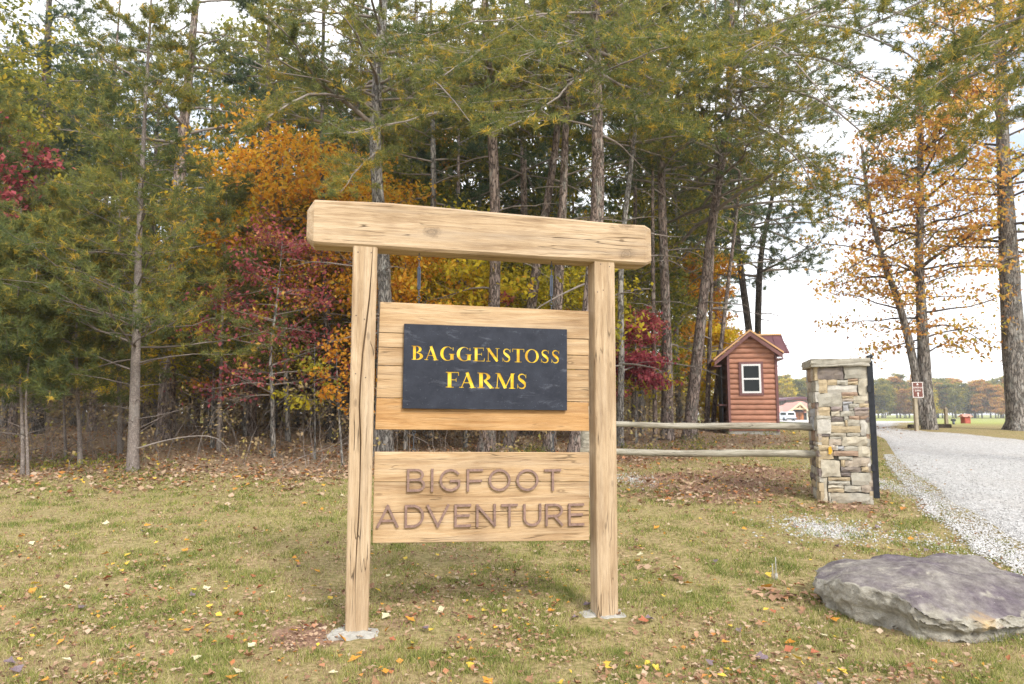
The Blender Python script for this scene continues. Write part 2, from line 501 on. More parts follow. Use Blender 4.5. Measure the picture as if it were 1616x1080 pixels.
def masks(X, Y):
    e = line_edge(X)
    wob = (fnoise(X, Y, 2.2, 4, 9) - .5)
    wood_m = np.clip((Y - e + 1.6 + wob * 4.5) / 2.8, 0, 1) * np.clip((12 - X + (Y - 20) * .0) / 2, 0, 1)
    wood_m = wood_m * np.where(X > 6.5, np.clip((6.5 + 3.0 - X) / 3.0 + 0.15, 0, 1), 1) * np.clip((75 - Y) / 10, 0, 1)
    # bare reddish patches by the fence and round the posts
    bare = 0
    for (cx, cy, rx, ry, a) in BARE:
        bare = np.maximum(bare, a * np.clip(1.35 - np.sqrt(((X - cx) / rx) ** 2 + ((Y - cy) / ry) ** 2) + wob * 1.6, 0, 1))
    grav = 0
    for (cx, cy, rx, ry, a) in GRAVP:
        grav = np.maximum(grav, a * np.clip(1.25 - np.sqrt(((X - cx) / rx) ** 2 + ((Y - cy) / ry) ** 2) + wob * 2.0, 0, 1))
    return wood_m, np.clip(bare, 0, 1), np.clip(grav, 0, 1)
def ell(px, py, wpx, hpx, a):            # an ellipse of ground seen under pixel, in metres
    c = gp(px, py); l_ = gp(px - wpx, py); f_ = gp(px, py - hpx)
    return (c.x, c.y, abs(c.x - l_.x), abs(f_.y - c.y), a)
BARE = [ell(480, 1008, 95, 30, 1.1), ell(640, 985, 60, 22, .7), ell(1120, 755, 190, 26, .9), ell(1010, 735, 60, 22, .6),
        ell(1250, 950, 60, 26, .55), ell(1000, 985, 60, 16, .5), ell(1330, 800, 110, 12, .6), ell(1050, 900, 50, 20, .35), ell(480, 760, 90, 12, .5)]
GRAVP = [ell(1320, 838, 85, 20, .9), ell(1265, 825, 40, 9, .5), ell(1000, 757, 30, 9, .5), ell(1395, 765, 40, 30, .6), ell(1480, 860, 60, 20, .35)]
mw, mb, mg = masks(GX, GY)
for nm, ar in (('wood', mw), ('bare', mb), ('grav', mg)):
    a = ground.data.attributes.new(nm, 'FLOAT', 'POINT')
    a.data.foreach_set('value', np.clip(ar, 0, 1).astype(np.float32).ravel())
b = NB('ground_mat')
v = b.coord('Object')
n1 = b.noise(v, 1.4, 6, 0.65); n2 = b.noise(v, 22, 6, 0.7); n3 = b.noise(v, 90, 3, 0.7)
lawn = b.ramp(n2, [(0.28, (0.10, 0.085, 0.035)), (0.45, (0.235, 0.19, 0.085)), (0.62, (0.40, 0.30, 0.165)), (0.78, (0.46, 0.33, 0.21))])
lawn = b.mix(b.ramp(n1, [(0.35, (0, 0, 0)), (0.65, (0.3, 0.3, 0.3))]), lawn, (0.24, 0.24, 0.08))
litter = b.ramp(n2, [(0.25, (0.13, 0.09, 0.06)), (0.5, (0.27, 0.19, 0.125)), (0.75, (0.42, 0.31, 0.21))])
soil = b.ramp(n2, [(0.3, (0.17, 0.095, 0.065)), (0.7, (0.34, 0.215, 0.15))])
far = b.ramp(n1, [(0.3, (0.20, 0.24, 0.06)), (0.7, (0.36, 0.35, 0.12))])
geo = b.n('NewGeometry'); sep = b.n('SeparateXYZ'); b.l(geo.outputs['Position'], sep.inputs[0])
fm = b.math('MULTIPLY', b.math('SUBTRACT', sep.outputs['Y'], 26.0), 0.08); fm.node.use_clamp = True
lawn = b.mix(fm, lawn, far)
def soft(a, k=0.5):
    s_ = b.math('ADD', b.attr(a), b.math('MULTIPLY', b.math('SUBTRACT', n2, 0.5), k))
    return b.ramp(s_, [(0.35, (0, 0, 0)), (0.62, (1, 1, 1))])
col = b.mix(soft('bare'), lawn, soil)
col = b.mix(soft('wood'), col, litter)
col = b.mix(soft('grav', 1.2), col, b.ramp(n3, [(0.35, (0.34, 0.30, 0.27)), (0.6, (0.66, 0.64, 0.62))]))
b.finish(col, 0.95, b.math('ADD', n2, b.math('MULTIPLY', n3, 0.5)), 0.8, 0.02, 0, 0.1)
ground.data.materials.append(MATS['ground_mat'])

# driveway of pale crushed stone
dl = [gp(*p) for p in ((1850, 1010), (1760, 965), (1680, 925), (1616, 897), (1560, 868), (1505, 832), (1465, 795), (1432, 762), (1405, 735), (1396, 712), (1391, 694))]
dl = [(p.x, p.y) for p in dl] + [(11.2, 22), (13.4, 28), (17.5, 40), (25, 60), (33, 85), (36, 118), (34, 150)]
dr = [(26, 5), (25, 8), (24, 10.5)] + [(p.x, p.y) for p in [gp(*p) for p in ((1950, 740), (1850, 721), (1760, 708), (1680, 698), (1616, 691), (1560, 685.5), (1500, 681.5), (1455, 679.0), (1428, 677.0))]] + [(16.6, 28.5), (23.0, 40), (36, 60), (52, 85), (62, 118), (66, 150)]
dl, dr = np.array(dl), np.array(dr)
tt = np.interp(np.linspace(0, 1, 200), [0, .75, 1], [0, 10, len(dl) - 1])
Lc = np.stack([np.interp(tt, np.arange(len(dl)), dl[:, k]) for k in (0, 1)], -1)
Rc = np.stack([np.interp(tt, np.arange(len(dr)), dr[:, k]) for k in (0, 1)], -1)
Lc[:, 0] += .22 * (fnoise(Lc[:, 0] * 1.7, Lc[:, 1] * 1.7, 1.4, 2) - .5) * np.clip((14 - Lc[:, 1]) / 4, .1, 1)
Rc[:, 0] += .5 * (fnoise(Rc[:, 0], Rc[:, 1], 1.2, 3) - .5)
m_ = 40
ss = np.linspace(0, 1, m_)
DX = Lc[:, None, 0] * (1 - ss) + Rc[:, None, 0] * ss
DY = Lc[:, None, 1] * (1 - ss) + Rc[:, None, 1] * ss
edge = np.minimum(ss, 1 - ss)
off = -.02 + .034 * np.clip(edge * 10 / 1.2, 0, 1) + np.clip((DY - 26) / 60, 0, 1) * .12
rut = -.012 * np.exp(-((ss - .3) / .06) ** 2) - .012 * np.exp(-((ss - .7) / .06) ** 2)
g = Geo()
ii = np.arange(DX.size).reshape(DX.shape)
g.add(np.stack([DX, DY, terr(DX, DY) + off + rut], -1), np.stack([ii[:-1, :-1], ii[:-1, 1:], ii[1:, 1:], ii[1:, :-1]], -1).reshape(-1, 4))
drive = g.obj('driveway', 'dark_core', None, True, False)
a = drive.data.attributes.new('edge', 'FLOAT', 'POINT')
wd_ = np.hypot(Lc[:, 0] - Rc[:, 0], Lc[:, 1] - Rc[:, 1])[:, None]
a.data.foreach_set('value', np.clip(np.minimum(ss[None] * wd_ / .45, (1 - ss[None]) * wd_ / 1.6), 0, 1).astype(np.float32).ravel())
drive.data.materials.clear()
b = NB('gravel_road')
v = b.coord('Object')
vo = b.n('TexVoronoi'); vo.inputs['Scale'].default_value = 32
b.l(v, vo.inputs['Vector'])
n1 = b.noise(v, 0.5, 5, 0.6); n3 = b.noise(v, 60, 4, 0.7)
sc_ = b.n('SeparateColor'); b.l(vo.outputs['Color'], sc_.inputs[0])
col = b.ramp(sc_.outputs[0], [(0.0, (0.40, 0.39, 0.38)), (0.5, (0.56, 0.55, 0.54)), (1.0, (0.70, 0.69, 0.68))])
col = b.mix(0.35, col, b.ramp(n3, [(0.3, (0.35, 0.34, 0.33)), (0.7, (1, 1, 1))]), 'MULTIPLY')
col = b.mix(b.ramp(n1, [(0.5, (0, 0, 0)), (0.8, (0.4, 0.4, 0.4))]), col, (0.42, 0.37, 0.32))
en = b.math('ADD', b.attr('edge'), b.math('MULTIPLY', b.math('SUBTRACT', b.noise(v, 3.5, 6, .7), .5), 2.0))
col = b.mix(b.ramp(en, [(.30, (0, 0, 0)), (.62, (1, 1, 1))]), b.ramp(n3, [(.3, (.20, .14, .085)), (.55, (.33, .27, .14)), (.75, (.42, .34, .24))]), col)
b.finish(col, 0.95, b.math('ADD', b.math('SUBTRACT', 1.0, vo.outputs['Distance']), n3), 0.9, 0.02, 0, 0.1)
drive.data.materials.append(MATS['gravel_road'])
tag(drive, 'pale crushed stone driveway curving past the stone pillar', None, None, 'structure')

# loose stones: one octahedron-like chip each
def chips(name, X, Y, S, lift, label):
    n = len(X)
    base = np.array([[1, 0, 0], [-1, 0, 0], [0, 1, 0], [0, -1, 0], [0, 0, .8], [0, 0, -.8]], float)
    Fb = np.array([[0, 2, 4], [2, 1, 4], [1, 3, 4], [3, 0, 4], [2, 0, 5], [1, 2, 5], [3, 1, 5], [0, 3, 5]])
    V = base[None] * RNG.uniform(.55, 1.2, (n, 6, 1)) + RNG.normal(0, .15, (n, 6, 3))
    a = RNG.uniform(0, 6.28, n); c_, s_ = np.cos(a)[:, None], np.sin(a)[:, None]
    V = np.stack([V[..., 0] * c_ - V[..., 1] * s_, V[..., 0] * s_ + V[..., 1] * c_, V[..., 2] * .7], -1) * S[:, None, None]
    V += np.stack([X, Y, terr(X, Y) + lift + S * .25], -1)[:, None]
    F = (Fb[None] + (np.arange(n) * 6)[:, None, None]).reshape(-1, 3)
    g = Geo(); g.add(V, F, np.repeat(np.clip(RNG.normal(.60, .2, n), 0, 1), 6))
    return tag(g.obj(name, 'gravel_stone'), label, 'gravel', None, 'stuff')
n = 36000
ti = RNG.uniform(0, 165, n)
si = np.where(RNG.random(n) < .45, np.where(RNG.random(n) < .3, -np.abs(RNG.normal(0, .012, n)), np.abs(RNG.normal(0.0, .05, n))), RNG.random(n) ** 1.5)
lx = np.interp(ti, np.arange(200), Lc[:, 0]); ly = np.interp(ti, np.arange(200), Lc[:, 1])
rx = np.interp(ti, np.arange(200), Rc[:, 0]); ry = np.interp(ti, np.arange(200), Rc[:, 1])
X = lx * (1 - si) + rx * si; Y = ly * (1 - si) + ry * si
k = (Y > 3.4) & (Y < 15) & (X < Y * .80 + .3) & (RNG.random(n) < np.clip(7.5 / Y, 0, 1) ** 1.5 + .08)
chips('driveway_gravel', X[k], Y[k], RNG.uniform(.007, .017, k.sum()), .018, 'loose pale crushed stone on the driveway and its ragged edge')
xs, ys = [], []
for (cx, cy, rx_, ry_, a) in GRAVP:
    m = int(2000 * a * rx_ * ry_) + 90
    xs.append(RNG.normal(cx, rx_ * .55, m)); ys.append(RNG.normal(cy, ry_ * .55, m))
X = np.concatenate(xs); Y = np.concatenate(ys)
chips('scattered_gravel', X, Y, RNG.uniform(.008, .022, len(X)), .0, 'patch of pale gravel scattered in the grass before the stone pillar')

# ---------------------------------------------------------------- grass blades
def grass(n, y0, y1, hmul, name, label):
    u = RNG.random(n)
    Y = y0 * (y1 / y0) ** u                              # density ~ 1/Y in depth
    X = RNG.uniform(-.80, .80, n) * Y
    mw, mb, mg = masks(X, Y)
    dist_drive = X - np.interp(Y, Lc[:170, 1], Lc[:170, 0])
    clump = fnoise(X, Y, .20, 3, 2)
    pat = fnoise(X, Y, .55, 3, 6)
    keep = (RNG.random(n) < (1 - mw * .93) * (1 - mb * .80) * (1 - mg * .75) * np.clip(clump * 2.2 - .45, .10, 1)) & (dist_drive < .10 + 1.1 * (fnoise(X, Y, .5, 4, 15) - .5) + RNG.exponential(.05, n))
    keep &= ~(((X + 1.07) ** 2 + ((Y - 4.64) * 1.1) ** 2 < .185 ** 2) | ((X - .69) ** 2 + ((Y - 5.04) * 1.1) ** 2 < .19 ** 2))
    X, Y, clump, pat = X[keep], Y[keep], clump[keep], pat[keep]
    n = len(X)
    h = RNG.uniform(.014, .046, n) * (0.25 + 1.5 * clump) * hmul
    wd = RNG.uniform(.0016, .0034, n) * np.clip(Y / 5.0, .8, 2.2)
    a = RNG.uniform(0, 6.28, n)
    lean = RNG.uniform(.2, 1.25, n) * h
    la = a + RNG.normal(1.57, .6, n)
    P = np.stack([X, Y, terr(X, Y) - .004], -1)
    W = np.stack([np.cos(a) * wd, np.sin(a) * wd, 0 * a], -1)
    tip = P + np.stack([np.cos(la) * lean, np.sin(la) * lean, h], -1)
    V = np.stack([P - W, P + W, tip], 1)
    tint = np.clip(.55 + (clump - .5) * -1.6 + (pat - .5) * -.8 + RNG.normal(0, .30, n), 0, 1)
    g = Geo(); g.add(V, np.arange(n * 3).reshape(-1, 3), np.repeat(tint, 3))
    return tag(g.obj(name, 'grass'), label, 'grass', None, 'stuff')
grass(640000, 3.3, 21, 1.0, 'lawn_grass', 'short dry yellow green grass of the lawn')

# ---------------------------------------------------------------- leaves on the ground
LEAF = np.array([[0, -.5, 0], [.22, -.28, .05], [.46, -.05, .1], [.25, .12, .06], [.16, .36, .06], [0, .55, .02], [-.16, .36, .06], [-.25, .12, .06], [-.46, -.05, .1], [-.22, -.28, .05], [0, 0, -.02]], float)
LF = [[i, (i + 1) % 10, 10] for i in range(10)]
def litter(name, X, Y, S, tint, label, lift=.012, flat=.45):
    n = len(X)
    k = np.array([0, 2, 5, 8])
    base = LEAF[k] * np.array([1.1, 1, 2.5])
    V = base[None] * S[:, None, None] * RNG.uniform(.7, 1.2, (n, 1, 3))
    ax, az = RNG.normal(0, flat, n), RNG.uniform(0, 6.28, n)
    c_, s_ = np.cos(ax)[:, None], np.sin(ax)[:, None]
    y, z = V[..., 1] * c_ - V[..., 2] * s_, V[..., 1] * s_ + V[..., 2] * c_
    c_, s_ = np.cos(az)[:, None], np.sin(az)[:, None]
    V = np.stack([V[..., 0] * c_ - y * s_, V[..., 0] * s_ + y * c_, z], -1)
    V += np.stack([X, Y, terr(X, Y) + lift + S * .12], -1)[:, None]
    F = (np.array([[0, 1, 2], [0, 2, 3]])[None] + (np.arange(n) * 4)[:, None, None]).reshape(-1, 3)
    g = Geo(); g.add(V, F, np.repeat(np.clip(tint, 0, 1), 4))
    return tag(g.obj(name, 'litter'), label, 'leaves', None, 'stuff')
n = 150000
Y = 5.5 * (45 / 5.5) ** RNG.random(n); X = RNG.uniform(-.85, .60, n) * Y
mw, mb, mg = masks(X, Y)
band = np.exp(-((Y - line_edge(X) + .5) / 1.2) ** 2)
pr = np.clip(mw * .42 + band * .22 + mb * .3, 0, 1) * np.clip(.25 + 1.5 * fnoise(X, Y, .9, 3, 61) ** 1.5, 0, 1) * np.clip(16 / Y, .25, 1)
k = RNG.random(n) < pr
X, Y = X[k], Y[k]
litter('leaf_litter', X, Y, RNG.uniform(.04, .095, len(X)), RNG.beta(1.9, 1.5, len(X)), 'brown and tan fallen leaves covering the floor at the wood edge')
n = 42000
Y = 3.5 * (17 / 3.5) ** RNG.random(n); X = RNG.uniform(-.8, .8, n) * Y
k = (X < np.interp(Y, Lc[:170, 1], Lc[:170, 0]) + RNG.exponential(.35, n)) & (RNG.random(n) < .12 + 1.3 * np.clip(fnoise(X, Y, .8, 4, 11) - .42, 0, 1) * 2.2 + masks(X, Y)[1] * .5)
litter('lawn_leaf_litter', X[k], Y[k], RNG.uniform(.010, .042, k.sum()), RNG.beta(1.5, 1.6, k.sum()), 'small dry leaves and scraps strewn over the lawn', .014, .5)

# larger single leaves that can be picked out
kinds = [
    ('yellow', [(0.66, 0.42, 0.04), (0.74, 0.55, 0.09)], 'bright yellow fallen leaf lying flat on the lawn', 78, (.04, .072)),
    ('cream', [(0.66, 0.60, 0.44), (0.72, 0.66, 0.40)], 'pale cream fallen leaf lying on the lawn', 46, (.045, .08)),
    ('orange', [(0.60, 0.22, 0.03), (0.66, 0.33, 0.05)], 'orange fallen leaf lying on the lawn', 52, (.05, .085)),
    ('brown', [(0.24, 0.12, 0.06), (0.40, 0.23, 0.13)], 'curled brown fallen leaf lying on the lawn', 66, (.04, .08)),
    ('russet', [(0.36, 0.11, 0.05), (0.42, 0.15, 0.08)], 'russet red fallen leaf lying on the lawn', 30, (.05, .09)),
    ('purple', [(0.16, 0.11, 0.13), (0.26, 0.20, 0.22)], 'dark purplish fallen leaf lying on the lawn', 28, (.05, .09))]
spots_y = [(1046, 946), (958, 1055), (1147, 1063), (1140, 1073), (1190, 1056), (1257, 1045), (1209, 967), (1022, 1052), (305, 936), (330, 963), (345, 975), (95, 902), (167, 902), (65, 948), (50, 1010), (200, 893), (247, 889), (258, 898), (597, 937), (680, 1000), (800, 905), (818, 938), (750, 842), (960, 1060), (1035, 1060), (1090, 858), (1205, 852), (1110, 860), (182, 772), (55, 926), (192, 905), (30, 1047), (355, 935), (270, 985), (495, 930), (560, 857), (705, 857), (770, 902), (690, 880), (640, 885)]
spots_c = [(69, 948), (166, 902), (370, 905), (313, 965), (490, 967), (430, 941), (310, 1045), (1020, 888), (330, 938), (105, 932), (540, 785), (1010, 880), (1340, 1000), (1300, 1010), (825, 1010), (1108, 870), (1230, 1050)]
li = 0
for kname, cols, lab, cnt, (s0, s1) in kinds:
    b = NB('fallen_leaf_' + kname)
    f = b.noise(b.coord('Object', rnd=True), 18, 4)
    b.finish(b.ramp(f, [(.35, tuple(c * .75 for c in cols[0])), (.6, cols[1])]), 0.6, trans=0.15, spec=.25)
    meshes = []
    for q in range(4):
        V = LEAF.copy()
        V[:, :2] *= RNG.uniform(.8, 1.2, (11, 1)) if kname != 'cream' else RNG.uniform(.95, 1.1, (11, 1))
        curl = {'brown': .9, 'purple': .8, 'russet': .6}.get(kname, .25)
        V[:, 2] += curl * (V[:, 0] ** 2) * RNG.uniform(.5, 1.6) + curl * .5 * np.abs(V[:, 1]) * RNG.uniform(-.3, 1)
        me = bpy.data.meshes.new('fallen_leaf')
        me.from_pydata([tuple(x) for x in V], [], LF)
        me.polygons.foreach_set('use_smooth', [True] * len(me.polygons))
        setmat(me, 'fallen_leaf_' + kname)
        meshes.append(me)
    pre = {'yellow': spots_y, 'cream': spots_c}.get(kname, [])
    for q in range(cnt):
        if q < len(pre):
            p = gp(*pre[q]); x, y = p.x, p.y
        else:
            while True:
                y = 3.55 * (9.5 / 3.55) ** random.random(); x = random.uniform(-.76, .72) * y
                if x < np.interp(y, Lc[:170, 1], Lc[:170, 0]) - .05 and not (2.3 < x and 4.3 < y < 6.2):
                    break
        s = random.uniform(s0, s1)
        o = link(bpy.data.objects.new('fallen_leaf', meshes[q % 4]))
        o.location = (x, y, T1(x, y) + .022)
        o.scale = (s, s, s)
        o.rotation_euler = (random.gauss(0, .3), random.gauss(0, .3), random.uniform(0, 6.28))
        tag(o, lab, 'leaf', kname + ' leaves fallen on the lawn')
# ================================================================ built things
class Frame:                              # a vertical local frame: x along the face, y into the depth, z up
    def __init__(s, loc, rz):
        s.o = Vector(loc); s.rz = rz
        s.t = Vector((math.cos(rz), math.sin(rz), 0)); s.n = Vector((-math.sin(rz), math.cos(rz), 0))
    def hit(s, px, py, d=0.0):            # local (x, z) where a pixel's ray meets the plane y = d
        r = ray(px, py); c = Vector((0, 0, CAMZ))
        k = ((s.o + s.n * d) - c).dot(s.n) / r.dot(s.n)
        p = c + r * k - s.o
        return p.dot(s.t), p.z

# ---------------------------------------------------------------- entrance sign: frame
foot = gp(562, 1003)
SF = Frame(foot, R(11.8))
wood('wood_post', 'z', *W_POST, 0.9, 0.3)
wood('wood_beam', 'x', *W_POST, 0.9, 0.6, [(*SF.hit(683, 367), .046), (*SF.hit(988, 402), .055), (*SF.hit(989, 355), .048), (*SF.hit(980, 380), .016)])
sgn = empty('timber_sign_frame', foot, SF.rz, 'tall timber sign frame with two square posts and a heavy cross beam', 'sign frame')
# left post with its long drying check as a real groove
PD = 0.155
zt = SF.hit(576, 389)[1]
path = [(1020, 560, .4), (930, 561, .6), (905, 561, 1.4), (860, 563, 2.2), (815, 566, 2.6), (760, 568, 2.0), (700, 569, 3.0), (640, 567, 3.2), (600, 569, 3.0), (560, 572, 3.2), (520, 577, 3.4), (470, 583, 2.6), (430, 586, 1.8), (398, 588, 1.0), (386, 589, .8)]
V, Fc = [], []
for i, (py, cx, wd) in enumerate(path):
    k = (1006 - py) / (1006 - 390.0)
    xl = SF.hit(544 + 13 * k, py)[0]; xr = SF.hit(581 + 15 * k, py)[0]
    z = SF.hit(cx, py)[1]
    if i == 0: z = -0.06
    if i == len(path) - 1: z = zt + .02
    c = SF.hit(cx, py)[0]; hw = wd * .0021
    e = .004
    V += [(xl, e + .004, z), (xl + .008, 0, z), (c - hw, 0, z), (c, .004 + hw * 4.5, z), (c + hw, 0, z), (xr - .008, 0, z), (xr, .008, z), (xr, PD, z), (xl, PD, z)]
n = 9
for i in range(len(path) - 1):
    for j in range(n):
        Fc.append((i * n + j, i * n + (j + 1) % n, (i + 1) * n + (j + 1) % n, (i + 1) * n + j))
Fc += [tuple(range(n))[::-1], tuple((len(path) - 1) * n + j for j in range(n))]
post_l = obj('post', V, Fc, 'wood_post', sgn)
tag(post_l, 'square timber post split by a long drying crack')
def bevhex(name, pxc, d0, d1, mat, parent, bev=.005, jit=.0):
    fr = [(SF.hit(*p, d0)[0], d0, SF.hit(*p, d0)[1]) for p in pxc]
    bk = [(x, d1, z) for x, y, z in fr]
    return hexa(name, fr, bk, mat, parent, bev)
pr = [(938, 409), (970, 411), (976, 976), (943, 978)]
fr = [(SF.hit(*p)[0], 0.0, SF.hit(*p)[1]) for p in pr]
fr[2] = (fr[2][0], 0, fr[2][2] - .10); fr[3] = (fr[3][0], 0, fr[3][2] - .10)
bk = [(x, PD + .01, z) for x, y, z in fr]
hexa('post', fr, bk, 'wood_post', sgn, .006)
# beam: eight-sided sections, hand hewn
secs = [(485, 329, 374, .045), (496.5, 314.5, 385, 0), (530, 316, 387, 0), (570, 318, 389, 0), (620, 320.5, 392.5, 0), (680, 325, 396.5, 0), (740, 330, 400, 0), (800, 335.5, 404, 0), (860, 341, 408, 0), (905, 345.5, 410.5, 0), (950, 350, 413, 0), (990, 353, 416.5, 0), (1018, 355.5, 417.5, 0), (1027, 360, 413.5, .016)]
V, Fc = [], []
D0, D1 = -.012, .20
for i, (px, yt, yb, ins) in enumerate(secs):
    x, z1 = SF.hit(px, yt, D0); z0 = SF.hit(px, yb, D0)[1]
    c = .014 + .006 * random.random()
    a0, a1 = D0 + ins, D1 - ins
    if i in (0, len(secs) - 1): x = SF.hit(px, yt, D0 + ins)[0]
    j = lambda s=.0025: random.uniform(-s, s)
    V += [(x, a0 + j(), z0 + c), (x, a0 + j(), z1 - c), (x, a0 + c, z1 + j()), (x, a1 - c, z1 + j()), (x, a1, z1 - c), (x, a1, z0 + c), (x, a1 - c, z0), (x, a0 + c, z0 + j())]
n = 8
for i in range(len(secs) - 1):
    for jx in range(n):
        Fc.append((i * n + jx, i * n + (jx + 1) % n, (i + 1) * n + (jx + 1) % n, (i + 1) * n + jx))
Fc += [tuple(range(n)), tuple((len(secs) - 1) * n + jx for jx in range(n))[::-1]]
beam = obj('cross_beam', V, Fc, 'wood_beam', sgn)
tag(beam, 'heavy weathered beam with chamfered ends')
# screw heads
for (px, py) in ((565, 398), (586, 399), (948, 417), (962, 421), (952, 458), (943, 461), (562, 498), (575, 504), (561, 590), (577, 596)):
    x, z = SF.hit(px, py)
    cyl('screw', (x, .004, z), (x, -.0012, z), .0055, .0045, 'screw_metal', sgn, 8)
for (px, py, wx) in ((556, 1003, .19), (953, 970, .20)):
    p = gp(px, py)
    lx = (p - foot).dot(SF.t); ly = (p - foot).dot(SF.n) + .03
    bm = bmesh.new()
    rings, seg = 5, 34
    ctr = bm.verts.new((lx, ly, .026))
    prev = None
    for q in range(1, rings + 1):
        ring = []
        for s_ in range(seg):
            an = s_ / seg * 6.283
            rr = wx * q / rings * (1 + .16 * math.sin(3 * an + px) + .10 * math.sin(7 * an + 1) + (random.uniform(-.07, .07) if q > 2 else 0))
            zz = .026 - .03 * (q / rings) ** 6 + random.uniform(-.006, .006)
            ring.append(bm.verts.new((lx + rr * math.cos(an), ly + rr * .86 * math.sin(an), zz + (-.02 if q == rings else 0))))
        for s_ in range(seg):
            if prev is None: bm.faces.new((ctr, ring[s_], ring[(s_ + 1) % seg]))
            else: bm.faces.new((prev[s_], ring[s_], ring[(s_ + 1) % seg], prev[(s_ + 1) % seg]))
        prev = ring
    tag(bobj('footing', bm, 'concrete', sgn), 'rough pale concrete collar round the post foot')

# ---------------------------------------------------------------- upper hanging board with slate plaque
BD0, BD1 = .055, .092
up = empty('hanging_sign_board', foot, SF.rz, 'hanging board of pale planks carrying a dark slate plaque with gold lettering', 'sign')
ly_ = [476, 525, 548, 577, 628, 678.5]; ry_ = [491, 536, 562, 584, 635, 681]
def lerp(a, b_, t): return a + (b_ - a) * t
for i in range(5):
    g0 = .45
    f = lambda y: 600 - 8 * (y - 476) / 202
    dj = (0, .003, .001, .004, .002)[i]
    bevhex('plank', [(f(ly_[i]), ly_[i] + g0), (929, ry_[i] + g0), (930, ry_[i + 1] - g0), (f(ly_[i + 1]), ly_[i + 1] - g0)], BD0 + dj, BD1 + dj, 'wood_plank' if i < 4 else 'wood_plank_orange', up, .003)
SQ = [(638, 511), (895, 520), (895, 648), (635, 645)]      # plaque corners
SD0, SD1 = .026, .052
def sq(u, vv):                            # plaque point: u right, v down, 0..1
    x = lerp(lerp(SQ[0][0], SQ[1][0], u), lerp(SQ[3][0], SQ[2][0], u), vv)
    y = lerp(lerp(SQ[0][1], SQ[1][1], u), lerp(SQ[3][1], SQ[2][1], u), vv)
    return SF.hit(x, y, SD0)
fr = [(*[sq(*c)[0]], SD0, sq(*c)[1]) for c in ((0, 0), (1, 0), (1, 1), (0, 1))]
plaque = hexa('slate_plaque', fr, [(x, SD1, z) for x, y, z in fr], 'slate', up, .002)
tag(plaque, 'dark slate plaque with carved gold serif capitals')
# serif capitals as convex pieces in a unit box
def rect(x0, y0, x1, y1): return [[(x0, y0), (x1, y0), (x1, y1), (x0, y1)]]
def ringp(cx, cy, rx, ry, ix, iy, irx, iry, a0, a1, n=14):
    P = []
    for i in range(n):
        q = [R(lerp(a0, a1, (i + k) / n)) for k in (0, 1)]
        o = [(cx + rx * math.cos(a), cy + ry * math.sin(a)) for a in q]
        n_ = [(ix + irx * math.cos(a), iy + iry * math.sin(a)) for a in q]
        P.append([o[0], o[1], n_[1], n_[0]])
    return P
def spine(pts, ws):
    P = []
    pts = [Vector((*p, 0)) for p in pts]
    nn = []
    for i in range(len(pts)):
        d = (pts[min(i + 1, len(pts) - 1)] - pts[max(i - 1, 0)]).normalized()
        nn.append(Vector((-d.y, d.x, 0)))
    for i in range(len(pts) - 1):
        a, b_ = pts[i], pts[i + 1]
        P.append([tuple((a + nn[i] * ws[i] / 2)[:2]), tuple((b_ + nn[i + 1] * ws[i + 1] / 2)[:2]), tuple((b_ - nn[i + 1] * ws[i + 1] / 2)[:2]), tuple((a - nn[i] * ws[i] / 2)[:2])])
    return P
SP = [(.86, .80), (.70, .93), (.50, .965), (.30, .92), (.19, .79), (.24, .66), (.42, .56), (.62, .46), (.78, .34), (.80, .20), (.68, .07), (.47, .03), (.26, .07), (.10, .22)]
SW = [.05, .07, .08, .11, .16, .20, .24, .25, .22, .17, .11, .08, .07, .05]
